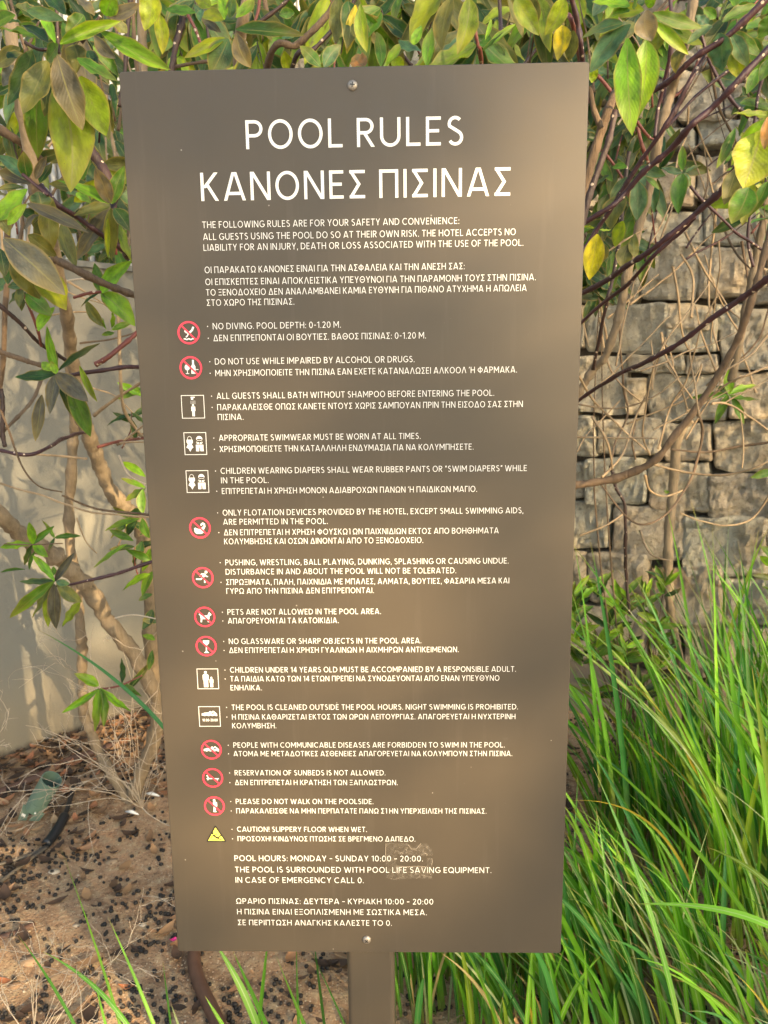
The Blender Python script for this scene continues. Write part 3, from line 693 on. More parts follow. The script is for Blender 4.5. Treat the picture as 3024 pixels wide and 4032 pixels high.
LINES = [
 ('THE FOLLOWING RULES ARE FOR YOUR SAFETY AND CONVENIENCE:', 797, 898.5, 1808, CI),
 ('ALL GUESTS USING THE POOL DO SO AT THEIR OWN RISK. THE HOTEL ACCEPTS NO', 800.4, 945.6, 2030, CI),
 ('LIABILITY FOR AN INJURY, DEATH OR LOSS ASSOCIATED WITH THE USE OF THE POOL.', 802, 988, 2060, CI),
 ('ΟΙ ΠΑΡΑΚΑΤΩ ΚΑΝΟΝΕΣ ΕΙΝΑΙ ΓΙΑ ΤΗΝ ΑΣΦΑΛΕΙΑ ΚΑΙ ΤΗΝ ΑΝΕΣΗ ΣΑΣ:', 806.7, 1075.8, 1829, CI),
 ('ΟΙ ΕΠΙΣΚΕΠΤΕΣ ΕΙΝΑΙ ΑΠΟΚΛΕΙΣΤΙΚΑ ΥΠΕΥΘΥΝΟΙ ΓΙΑ ΤΗΝ ΠΑΡΑΜΟΝΗ ΤΟΥΣ ΣΤΗΝ ΠΙΣΙΝΑ.', 809.4, 1122.8, 2108.7, CI),
 ('ΤΟ ΞΕΝΟΔΟΧΕΙΟ ΔΕΝ ΑΝΑΛΑΜΒΑΝΕΙ ΚΑΜΙΑ ΕΥΘΥΝΗ ΓΙΑ ΠΙΘΑΝΟ ΑΤΥΧΗΜΑ Η ΑΠΩΛΕΙΑ', 812, 1164.4, 2072.6, CI),
 ('ΣΤΟ ΧΩΡΟ ΤΗΣ ΠΙΣΙΝΑΣ.', 814.8, 1204.5, 1159, CI),
 ('·NO DIVING. POOL DEPTH: 0-1.20 M.', 838.3, 1297, 1342, CS), ('·ΔΕΝ ΕΠΙΤΡΕΠΟΝΤΑΙ ΟΙ ΒΟΥΤΙΕΣ. ΒΑΘΟΣ ΠΙΣΙΝΑΣ: 0-1.20 M.', 841, 1343.5, 1677, CS),
 ('·DO NOT USE WHILE IMPAIRED BY ALCOHOL OR DRUGS.', 846.8, 1435.7, 1632, CS), ('·ΜΗΝ ΧΡΗΣΙΜΟΠΟΙΕΙΤΕ ΤΗΝ ΠΙΣΙΝΑ ΕΑΝ ΕΧΕΤΕ ΚΑΤΑΝΑΛΩΣΕΙ ΑΛΚΟΟΛ ´Η ΦΑΡΜΑΚΑ.', 848.3, 1481.3, 2035, CS),
 ('·ALL GUESTS SHALL BATH WITHOUT SHAMPOO BEFORE ENTERING THE POOL.', 853.9, 1571, 1945.6, CS), ('·ΠΑΡΑΚΑΛΕΙΣΘΕ ΟΠΩΣ ΚΑΝΕΤΕ ΝΤΟΥΣ ΧΩΡΙΣ ΣΑΜΠΟΥΑΝ ΠΡΙΝ ΤΗΝ ΕΙΣΟΔΟ ΣΑΣ ΣΤΗΝ', 856, 1615.5, 2058, CS), ('ΠΙΣΙΝΑ.', 858, 1654, 959, CS),
 ('·APPROPRIATE SWIMWEAR MUST BE WORN AT ALL TIMES.', 862.6, 1736, 1656, CS), ('·ΧΡΗΣΙΜΟΠΟΙΕΙΣΤΕ ΤΗΝ ΚΑΤΑΛΛΗΛΗ ΕΝΔΥΜΑΣΙΑ ΓΙΑ ΝΑ ΚΟΛΥΜΠΗΣΕΤΕ.', 865.2, 1780, 1864, CS),
 ('·CHILDREN WEARING DIAPERS SHALL WEAR RUBBER PANTS OR “SWIM DIAPERS” WHILE', 869.4, 1865.5, 2074, CS), ('IN THE POOL.', 870.9, 1903, 1058, CS), ('·ΕΠΙΤΡΕΠΕΤΑΙ Η ΧΡΗΣΗ ΜΟΝΟΝ ΑΔΙΑΒΡΟΧΩΝ ΠΑΝΩΝ ´Η ΠΑΙΔΙΚΩΝ ΜΑΓΙΟ.', 874.2, 1945, 1878, CS),
 ('·ONLY FLOTATION DEVICES PROVIDED BY THE HOTEL, EXCEPT SMALL SWIMMING AIDS,', 877.6, 2030, 2060, CS), ('ARE PERMITTED IN THE POOL.', 879.5, 2066, 1291, CS),
 ('·ΔΕΝ ΕΠΙΤΡΕΠΕΤΑΙ Η ΧΡΗΣΗ ΦΟΥΣΚΩƭΩΝ ΠΑΙΧΝΙΔΙΩΝ ΕΚΤΟΣ ΑΠΟ ΒΟΗΘΗΜΑΤΑ', 882.4, 2107.6, 1963, CS), ('ΚΟΛΥΜΒΗΣΗΣ ΚΑΙ ΟΣΩΝ ΔΙΝΟΝΤΑΙ ΑΠΟ ΤΟ ΞΕΝΟΔΟΧΕΙΟ.', 883.4, 2143, 1666, CS),
 ('·PUSHING, WRESTLING, BALL PLAYING, DUNKING, SPLASHING OR CAUSING UNDUE.', 887.7, 2225.7, 2002, CS), ('DISTURBANCE IN AND ABOUT THE POOL WILL NOT BE TOLERATED.', 889.2, 2262.4, 1796, CS),
 ('·ΣΠΡΩΞΙΜΑΤΑ, ΠΑΛΗ, ΠΑΙΧΝΙΔΙΑ ΜΕ ΜΠΑΛΕΣ, ΑΛΜΑΤΑ, ΒΟΥΤΙΕΣ, ΦΑΣΑΡΙΑ ΜΕΣΑ ΚΑΙ', 891, 2303, 2004.7, CS), ('ΓΥΡΩ ΑΠΟ ΤΗΝ ΠΙΣΙΝΑ ΔΕΝ ΕΠΙΤΡΕΠΟΝΤΑΙ.', 892, 2338, 1472.5, CS),
 ('·PETS ARE NOT ALLOWED IN THE POOL AREA.', 896.3, 2420.4, 1500, CS), ('·ΑΠΑΓΟΡΕΥΟΝΤΑΙ ΤΑ ΚΑΤΟΙΚΙΔΙΑ.', 898.2, 2455, 1333.6, CS),
 ('·NO GLASSWARE OR SHARP OBJECTS IN THE POOL AREA.', 901.6, 2535.6, 1658.6, CS), ('·ΔΕΝ ΕΠΙΤΡΕΠΕΤΑΙ Η ΧΡΗΣΗ ΓΥΑΛΙΝΩΝ Η ΑΙΧΜΗΡΩΝ ΑΝΤΙΚΕΙΜΕΝΩΝ.', 903, 2570.8, 1806, CS),
 ('·CHILDREN UNDER 14 YEARS OLD MUST BE ACCOMPANIED BY A RESPONSIBLE ADULT.', 906.4, 2648, 2031, CS), ('·ΤΑ ΠΑΙΔΙΑ ΚΑΤΩ ΤΩΝ 14 ΕΤΩΝ ΠΡΕΠΕΙ ΝΑ ΣΥΝΟΔΕΥΟΝΤΑΙ ΑΠΟ ΕΝΑΝ ΥΠΕΥΘΥΝΟ', 907.3, 2683, 1966, CS), ('ΕΝΗΛΙΚΑ.', 908.3, 2718, 1031.7, CS),
 ('·THE POOL IS CLEANED OUTSIDE THE POOL HOURS. NIGHT SWIMMING IS PROHIBITED.', 912.6, 2795, 2039, CS), ('·Η ΠΙΣΙΝΑ ΚΑΘΑΡΙΖΕΤΑΙ ΕΚΤΟΣ ΤΩΝ ΩΡΩΝ ΛΕΙΤΟΥΡΓΙΑΣ. ΑΠΑΓΟΡΕΥΕΤΑΙ Η ΝΥΧΤΕΡΙΝΗ', 914, 2833, 2029, CS), ('ΚΟΛΥΜΒΗΣΗ.', 915, 2867.4, 1088, CS),
 ('·PEOPLE WITH COMMUNICABLE DISEASES ARE FORBIDDEN TO SWIM IN THE POOL.', 919.4, 2943.5, 1986.8, CS), ('·ΑΤΟΜΑ ΜΕ ΜΕΤΑΔΟΤΙΚΕΣ ΑΣΘΕΝΕΙΕΣ ΑΠΑΓΟΡΕΥΕΤΑΙ ΝΑ ΚΟΛΥΜΠΟΥΝ ΣΤΗΝ ΠΙΣΙΝΑ.', 920.4, 2977.3, 2016.6, CS),
 ('·RESERVATION OF SUNBEDS IS NOT ALLOWED.', 924.7, 3052.5, 1517.5, CS), ('·ΔΕΝ ΕΠΙΤΡΕΠΕΤΑΙ Η ΚΡΑΤΗΣΗ ΤΩΝ ΞΑΠΛΩΣΤΡΩΝ.', 925.7, 3090.6, 1565.8, CS),
 ('·PLEASE DO NOT WALK ON THE POOLSIDE.', 929, 3165, 1470, CS), ('·ΠΑΡΑΚΑΛΕΙΣΘΕ ΝΑ ΜΗΝ ΠΕΡΠΑΤΑΤΕ ΠΑΝΩ ΣƭΗΝ ΥΠΕΡΧΕΙΛΙΣΗ ΤΗΣ ΠΙΣΙΝΑΣ.', 931, 3202, 1915, CS),
 ('·CAUTION! SLIPPERY FLOOR WHEN WET.', 934.3, 3274.3, 1444.8, CS), ('·ΠΡΟΣΟΧΗ! ΚΙΝΔΥΝΟΣ ΠΤΩΣΗΣ ΣΕ ΒΡΕΓΜΕΝΟ ΔΑΠΕΔΟ.', 936.3, 3311.5, 1635, CS),
 ('POOL HOURS: MONDAY – SUNDAY 10:00 – 20:00.', 923.7, 3389.6, 1665, CH), ('THE POOL IS SURROUNDED WITH POOL LIFE SAVING EQUIPMENT.', 926, 3434, 1934.7, CH), ('IN CASE OF EMERGENCY CALL 0.', 928, 3475, 1431.8, CH),
 ('ΩΡΑΡΙΟ ΠΙΣΙΝΑΣ: ΔΕΥΤΕΡΑ – ΚΥΡΙΑΚΗ 10:00 – 20:00', 930.6, 3557.9, 1706, CH), ('Η ΠΙΣΙΝΑ ΕΙΝΑΙ ΕΞΟΠΛΙΣΜΕΝΗ ΜΕ ΣΩΣΤΙΚΑ ΜΕΣΑ.', 934, 3599.5, 1680, CH), ('ΣΕ ΠΕΡΙΠΤΩΣΗ ΑΝΑΓΚΗΣ ΚΑΛΕΣΤΕ ΤΟ 0.', 937, 3642, 1542.7, CH)]
for s, a, b, c_, cp in LINES:
    if s[0] == '·':
        s = s[1:]; u, v = sgn(a - 20, b); v -= cp * .47; r_ = cp * .085
        mm = text_line(s, a, b, c_, cp, weight=.76)
        mb = MB(); mb.poly([SP(u + r_ * math.cos(R(-q * 45)), v + r_ * math.sin(R(-q * 45)), .00025) for q in range(8)])
        mb.build('bullet', M_SIGN_WHITE, sign)
    else: text_line(s, a, b, c_, cp, weight=.76)

# ---------------- pictograms: unit coordinates, y up, radius 1
class Pic:
    def __init__(s, px, py, rpx):
        s.u, s.v = sgn(px, py); s.r = sgn(px + rpx, py)[0] - s.u; s.k = 0
        s.fig = MB()
    def tr(s, x, y, o): return SP(s.u + x * s.r, s.v - y * s.r, o)
    def disc(s, x, y, rx, ry=None, m=None, zo=None, n=16):
        ry = ry or rx; m = m or s.fig; s.k += 1; zo = zo or .0002 + .00003 * (s.k % 8)
        m.poly([s.tr(x + rx * math.cos(2 * math.pi * q / n), y + ry * math.sin(2 * math.pi * q / n), zo) for q in range(n)])
    def poly(s, pts, m=None, zo=None):
        s.k += 1; (m or s.fig).poly([s.tr(x, y, zo or .0002 + .00003 * (s.k % 8)) for x, y in pts])
    def line(s, pts, w, m=None, zo=None, kind='c'):
        s.k += 1; strip(m or s.fig, kind, pts, w / 2, zo or .0002 + .00003 * (s.k % 8), s.tr)
    def wave(s, y, x0=-.72, x1=.72, w=.09, a=.05, n=4):
        s.line([(x0 + (x1 - x0) * q / 32, y + a * math.sin(q / 32 * n * 2 * math.pi)) for q in range(33)], w)
    def no(s, label):
        f = s.fig.build('symbol_figure', M_SIGN_WHITE, sign); m = MB()
        s.line(arc(0, 0, .915, .915, 0, 360, 48), .17, m, .0006, 'o'); s.line([(-.62, .62), (.62, -.62)], .15, m, .0007, 'l')
        o = m.build('prohibition_ring', M_RED, sign); tag(o, label); return o
    def square(s):
        s.fig.build('symbol_figure', M_SIGN_WHITE, sign); m = MB()
        for (a, b) in (((-1, 1), (1, 1)), ((1, 1), (1, -1)), ((1, -1), (-1, -1)), ((-1, -1), (-1, 1))):
            ex = .0275; d = ((b[0] - a[0]) / 2 * ex, (b[1] - a[1]) / 2 * ex)
            s.line([(a[0] - d[0], a[1] - d[1]), (b[0] - d[0], b[1] - d[1])], .05, m, .0003)
        m.build('symbol_frame', M_SIGN_WHITE, sign)
p = Pic(743.8, 1310.2, 44.5)      # diver
p.line([(.42, .50), (.30, .22), (.08, .02)], .17); p.line([(.10, .04), (-.12, .0), (-.28, .06)], .15); p.line([(-.02, -.02), (-.14, -.26), (-.28, -.38)], .1)
p.disc(-.30, .14, .10); p.wave(-.55, -.48, .42, .10, .035, 2.5); p.no('red ring crossing out a diver')
p = Pic(752, 1448, 44.5)          # glass and bottle
p.disc(-.33, .04, .22, .26); p.line([(-.33, -.2), (-.33, -.5)], .05); p.line([(-.48, -.5), (-.18, -.5)], .05)
p.poly([(.02, -.52), (.40, -.52), (.40, .12), (.29, .30), (.29, .68), (.13, .68), (.13, .30), (.02, .12)]); p.line([(.44, -.16), (.66, -.16)], .05); p.no('red ring crossing out a glass and a bottle')
p = Pic(760, 1601.7, 44)          # shower
p.line([(-.16, .84), (.20, .84)], .09); p.poly([(-.14, .62), (.06, .62), (.06, .80), (-.14, .80)])
for q in range(3):
    for w_ in range(4): p.disc(-.16 + w_ * .12 - q * .0, .50 - q * .11, .030, n=6)
p.disc(.02, .14, .09); p.poly([(-.16, -.38), (.20, -.38), (.20, .02), (-.16, .02)]); p.poly([(-.09, -.84), (.0, -.84), (.0, -.36), (-.09, -.36)]); p.poly([(.03, -.84), (.13, -.84), (.13, -.36), (.03, -.36)]); p.square()
for yy in (1746.7, 1896):         # swimwear
    p = Pic(769.4 if yy < 1800 else 777.8, yy, 43)
    sw_ = [(-.68, .42), (-.36, .42), (-.30, .30), (-.24, .40), (-.24, .10), (-.34, -.08), (-.20, -.36), (-.40, -.50), (-.50, -.74), (-.60, -.50), (-.82, -.36), (-.66, -.06), (-.78, .12), (-.80, .42), (-.74, .30)]
    p.poly([(-.78, .36), (-.24, .36), (-.22, .10), (-.34, -.06), (-.20, -.34), (-.36, -.46), (-.50, -.74), (-.64, -.46), (-.84, -.34), (-.68, -.04), (-.80, .14)])
    p.line(arc(-.51, .36, .20, .30, 0, 180), .035); p.poly([(.10, .34)] + arc(.38, .36, .29, .33, 180, 0)[1:-1] + [(.66, .34), (.52, .44), (.24, .44)])
    p.line(arc(.38, .18, .25, .12, 10, 170), .035); p.disc(.26, .04, .10, .08); p.disc(.50, .04, .10, .08); p.line([(.14, .02), (.10, .14)], .04); p.line([(.62, .02), (.66, .14)], .04)
    p.poly([(.04, -.10), (.72, -.10), (.72, -.70), (.44, -.70), (.42, -.34), (.34, -.34), (.32, -.70), (.04, -.70)]); p.square()
p = Pic(788, 2078, 42.5)          # swan float
p.poly([(-.55, -.05), (-.42, .02), (-.3, -.08), (0, -.12), (.25, -.05), (.36, -.2), (.30, -.46), (.1, -.56), (-.35, -.56), (-.52, -.40)])
p.line([(.30, -.10), (.42, .12), (.40, .34), (.28, .42), (.16, .34), (.10, .20)], .15); p.line([(.28, -.3), (.18, -.12), (.2, .0), (.3, .08)], .12); p.no('red ring crossing out a swan float')
p = Pic(799, 2274, 42.5)          # runner
p.disc(.32, .52, .13); p.line([(.20, .34), (-.02, .02)], .22); p.line([(.18, .36), (-.12, .34), (-.28, .10)], .09); p.line([(.22, .32), (.32, .10), (.48, .10)], .09)
p.line([(-.02, .02), (-.20, -.16), (-.64, -.14)], .13); p.line([(-.02, .0), (.16, -.18), (.16, -.50)], .13); p.no('red ring crossing out a runner')
p = Pic(806.6, 2428.6, 41.5)      # dog
p.poly([(-.34, .14), (.26, .14), (.38, .40), (.46, .50), (.50, .36), (.64, .26), (.60, .14), (.46, .10), (.42, -.22), (-.38, -.22), (-.44, .02)]); p.line([(-.36, .10), (-.54, .30)], .09)
p.line([(-.32, -.2), (-.36, -.52)], .14); p.line([(.32, -.2), (.32, -.52)], .14); p.no('red ring crossing out a dog')
p = Pic(812.4, 2543.4, 41.5)      # glass
p.poly([(-.30, .55), (.30, .55), (.26, .26), (.06, .06), (-.06, .06), (-.26, .26)]); p.line([(0, .08), (0, -.55)], .10); p.poly([(-.24, -.68), (.24, -.68), (.04, -.46), (-.04, -.46)]); p.no('red ring crossing out a wine glass')
p = Pic(818.6, 2672.6, 41)        # adult and child
def man(p, x, y0, h):
    p.disc(x, y0 + h * .92, h * .085); w = h * .17
    p.poly([(x - w, y0 + h * .44), (x + w, y0 + h * .44), (x + w, y0 + h * .74), (x + w * .7, y0 + h * .81), (x - w * .7, y0 + h * .81), (x - w, y0 + h * .74)])
    p.poly([(x - w * .75, y0), (x - w * .08, y0), (x - w * .08, y0 + h * .47), (x - w * .75, y0 + h * .47)]); p.poly([(x + w * .08, y0), (x + w * .75, y0), (x + w * .75, y0 + h * .47), (x + w * .08, y0 + h * .47)])
man(p, -.20, -.84, 1.62); man(p, .34, -.84, 1.04); p.square()
p = Pic(825.4, 2820.6, 41)        # swimmer with hours
def swimmer(p, y):
    p.disc(.08, y + .17, .11); p.line([(-.55, y + .05), (-.1, y + .10), (.18, y + .10), (.36, y + .26), (.66, y + .02)], .10)
    p.wave(y - .02, -.74, .74, .08, .035, 4); p.wave(y - .14, -.74, .74, .08, .035, 4)
swimmer(p, .26); p.square()
text_line('10.00-20.00', 798, 2840, 857, caps_at(10, 2838), 'text_line', weight=1.25)
p = Pic(832.6, 2950.8, 41); swimmer(p, .02); p.no('red ring crossing out a swimmer')
p = Pic(838, 3061.7, 41)          # sunbed
p.line([(-.60, -.10), (.58, -.10)], .09); p.line([(-.38, -.08), (-.56, .26)], .10); p.line([(-.48, -.10), (-.48, -.26)], .09); p.line([(.44, -.10), (.44, -.26)], .09); p.no('red ring crossing out a sunbed')
p = Pic(844.7, 3172.6, 41)        # standing person
p.disc(0, .58, .12); p.poly([(-.14, -.64), (.18, -.64), (.10, -.52), (.10, -.16), (.26, -.04), (.26, .36), (.12, .44), (-.12, .44), (-.14, .2), (-.2, .1), (-.08, -.1)]); p.no('red ring crossing out a standing person')
# warning triangle
u, v = sgn(850, 3284); su = sgn(890, 3284)[0] - u
m = MB(); m.poly([SP(u + x * su, v - y * su, .00025) for x, y in ((-.96, -.76), (-.86, -.84), (.92, -.84), (1.0, -.76), (.06, .90), (-.06, .90))]); wt = m.build('warning_triangle', M_BLK, sign)
m = MB(); m.poly([SP(u + x * su, v - y * su, .0004) for x, y in ((-.78, -.70), (.82, -.70), (.0, .72))]); m.build('yellow_field', M_YEL, wt)
p = Pic(850, 3284, 40); p.disc(-.30, .12, .11)
p.line([(-.26, -.06), (.02, -.32), (.26, -.44)], .17); p.line([(.1, -.36), (.34, -.28), (.52, -.08)], .11); p.line([(.1, -.38), (.40, -.54), (.56, -.52)], .10); p.line([(-.20, -.16), (-.44, -.26), (-.46, -.44)], .06); p.line([(-.2, -.12), (.0, .02), (.12, .02)], .06); p.line([(-.36, -.58), (.2, -.58)], .035)
for q in range(len(p.fig.v)): a, b, c_ = p.fig.v[q]; p.fig.v[q] = (a, b - .0004, c_)
p.fig.build('falling_figure', M_BLK, wt)
# tape left on the panel: an open square of torn film
m = MB()
def tp(pts): m.poly([SP(*sgn(x, y), .0009) for x, y in pts])
Z7 = lambda pts: [(1300 + x * .5425, 2900 + y * .5425) for x, y in pts]
tp(Z7([(405, 765), (560, 772), (600, 800), (660, 768), (700, 775), (742, 820), (745, 860), (690, 862), (480, 850), (482, 940), (600, 936), (700, 938), (700, 880), (742, 880), (740, 1032), (600, 1024), (470, 1038), (402, 1020)]))
to = m.build('tape_residue', M_TAPE, sign)
m = MB()
for pl_ in ([(565, 780), (590, 812), (625, 812), (660, 770)], [(680, 840), (705, 850), (700, 862)], [(480, 936), (560, 940), (640, 936), (690, 940)], [(738, 880), (742, 905), (736, 930)], [(405, 770), (402, 840), (405, 900)]):
    pts = [sgn(*q) for q in Z7(pl_)]
    strip(m, 'c', [(q[0], -q[1]) for q in pts], .0002, .0012, lambda a, b, o: SP(a, -b, o))
m.build('torn_edge', plain('torn_film', (.36, .31, .25), .4).m, to)

# ================================================================ VEGETATION
LEAFCOL = {'g': (.085, .21, .018), 'l': (.18, .38, .016), 'y': (.22, .32, .010), 'd': (.026, .080, .016),
           'p': (.105, .105, .085), 'o': (.125, .145, .035), 't': (.075, .165, .075), 'Y': (.50, .47, .015), 'b': (.28, .16, .06)}
LM = []
def leaf_mesh(k):
    r = random.Random(100 + k); NL, NWd = 12, 4
    m = MB(); uv = []
    bend = r.uniform(.10, .62) * (1 if k % 4 else -.6); lat = r.uniform(-.22, .22); fold = r.uniform(.10, .38); wav = r.uniform(.02, .10)
    tw = r.uniform(-1.0, 1.0); ph = r.uniform(0, 6); shp = r.uniform(.75, 1.05)
    for j in range(NL + 1):
        t_ = j / NL
        w = (math.sin(math.pi * t_ ** shp) ** .80) * .5 * (1 - .12 * t_) if 0 < t_ < 1 else 0.0
        w = max(w, .045 if t_ < .5 else .006)
        yc_ = t_; zc = -bend * 4 * t_ * (t_ - .0) * .55 * t_ + bend * .55 * t_
        xc = lat * math.sin(math.pi * t_)
        a = tw * t_
        for i in range(NWd + 1):
            s = (i / NWd - .5) * 2
            x = s * w; z = abs(s) * w * fold + wav * math.sin(ph + t_ * 17 + (0 if s > 0 else 2)) * abs(s) ** 2 * math.sin(math.pi * t_)
            X = x * math.cos(a) - z * math.sin(a); Z = x * math.sin(a) + z * math.cos(a)
            # x is scaled by width, y by length; z follows width
            m.v.append((X, yc_, Z)); uv.append((i / NWd, t_))
        for i in range(NWd + 1):
            n = len(m.v) - NWd - 1 + i; v = m.v[n]; m.v[n] = (v[0] + xc, v[1], v[2])
    for j in range(NL):
        for i in range(NWd):
            a = j * (NWd + 1) + i; m.f.append((a, a + 1, a + NWd + 2, a + NWd + 1))
    me = m.mesh('leaf_mesh', True); ul = me.uv_layers.new(name='UVMap')
    for lp in me.loops: ul.data[lp.index].uv = uv[lp.vertex_index]
    me.materials.append(M_LEAF)
    me['bend'] = bend
    return me
LM = [leaf_mesh(k) for k in range(14)]
LRNG = random.Random(5)
CAMP = Vector((0, 0, CAM_Z))
NLEAF = {}
def place_leaf(par, base, tip, width, colk, rg=None, roll=None, arch=0.0, name='leaf'):
    rg = rg or LRNG
    y = tip - base; Ln = y.length
    if Ln < 1e-4: return
    yd = y / Ln
    tocam = (CAMP - (base + tip) / 2).normalized()
    upn = Vector((0, -.25, 1))
    n = (tocam * .75 + upn * .45 + Vector((rg.uniform(-.35, .35), rg.uniform(-.3, .3), rg.uniform(-.3, .3))))
    if roll is not None: n = tocam + Vector((math.sin(roll), 0, .1))
    n = (n - yd * n.dot(yd)).normalized(); x = yd.cross(n)
    b = .9 + arch
    M = Matrix(((x.x * width, yd.x * Ln, n.x * max(width, Ln * .45) * 1.0, base.x), (x.y * width, yd.y * Ln, n.y * max(width, Ln * .45), base.y),
                (x.z * width, yd.z * Ln, n.z * max(width, Ln * .45), base.z), (0, 0, 0, 1)))
    # keep the cross fold in proportion to the width
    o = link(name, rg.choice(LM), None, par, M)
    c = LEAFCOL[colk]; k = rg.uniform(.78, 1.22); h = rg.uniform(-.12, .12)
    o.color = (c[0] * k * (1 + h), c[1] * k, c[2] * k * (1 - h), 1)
    return o
def leaf_px(par, bx, by, tx, ty, w, Y, col, dY=None, rg=None):
    rg = rg or LRNG
    dY = rg.uniform(-.025, .03) if dY is None else dY
    return place_leaf(par, at(bx, by, Y), at(tx, ty, Y + dY), size_at(w, Y) * 1.12, col, rg)
def branch(par, pts, w0, w1, mat, seg=8, jit=.0, name='branch'):
    """pts: (px, py, Y); widths in photo pixels at each end"""
    P = [at(*p) for p in pts]; sp = smooth_path(P, 9)
    n = len(sp); Ys = [p.y for p in sp]
    r = []
    for i in range(n):
        t_ = i / (n - 1); rr = size_at(w0 + (w1 - w0) * t_, Ys[i]) / 2
        r.append(rr * (1 + .22 * noise.noise(sp[i] * 45) + (.22 * noise.noise(sp[i] * 300) ) + (.16 if i % 5 == 0 and rr > .003 else 0)))
    if jit:
        sp = [p + Vector((noise.noise(p * 20), noise.noise(p * 20 + Vector((5, 5, 5))), noise.noise(p * 20 + Vector((9, 1, 2))))) * jit for p in sp]
    m = MB(); m.tube(sp, r, seg); return m.build(name, mat, par, True)
def z3(*p): return [(x * .6329, 1200 + y * .6329, Y) for x, y, Y in p]

# ---- shrub on the left
base_l = on_ground(515, 3150); YB = base_l.y
SL = thing('leafy_shrub', base_l, 'tall leafy shrub with tan bent trunks left of the sign against the low wall', 'shrub')
branch(SL, [(515, 3165, YB), (422, 3020, YB + .02), (359, 2890, YB + .03), (329, 2784, YB + .03), (323, 2600, YB), (310, 2403, YB - .03), (272, 2086, YB - .08), (285, 1770, YB - .12), (291, 1656, YB - .15), (275, 1400, YB - .25), (250, 1200, YB - .35)], 44, 34, M_TAN, 12, .004, 'trunk')
branch(SL, [(515, 3165, YB), (549, 3059, YB - .02), (605, 2911, YB - .05), (618, 2760, YB - .08), (538, 2593, YB - .12), (443, 2466, YB - .16), (380, 2371, YB - .2), (304, 2263, YB - .25), (190, 2175, YB - .32), (63, 2086, YB - .4), (-80, 1960, YB - .5)], 56, 66, M_TAN, 12, .006, 'trunk')
branch(SL, [(600, 2700, YB), (590, 2300, YB - .12), (560, 2080, YB - .2), (506, 2010, YB - .25), (443, 1947, YB - .3), (392, 1833, YB - .35), (354, 1738, YB - .4), (316, 1611, YB - .48), (279, 1390, YB - .6), (260, 1232, YB - .7), (200, 950, YB - .85), (135, 700, YB - .95), (72, 316, YB - 1.0), (40, 60, YB - 1.0)], 60, 42, M_TAN, 12, .006, 'trunk')
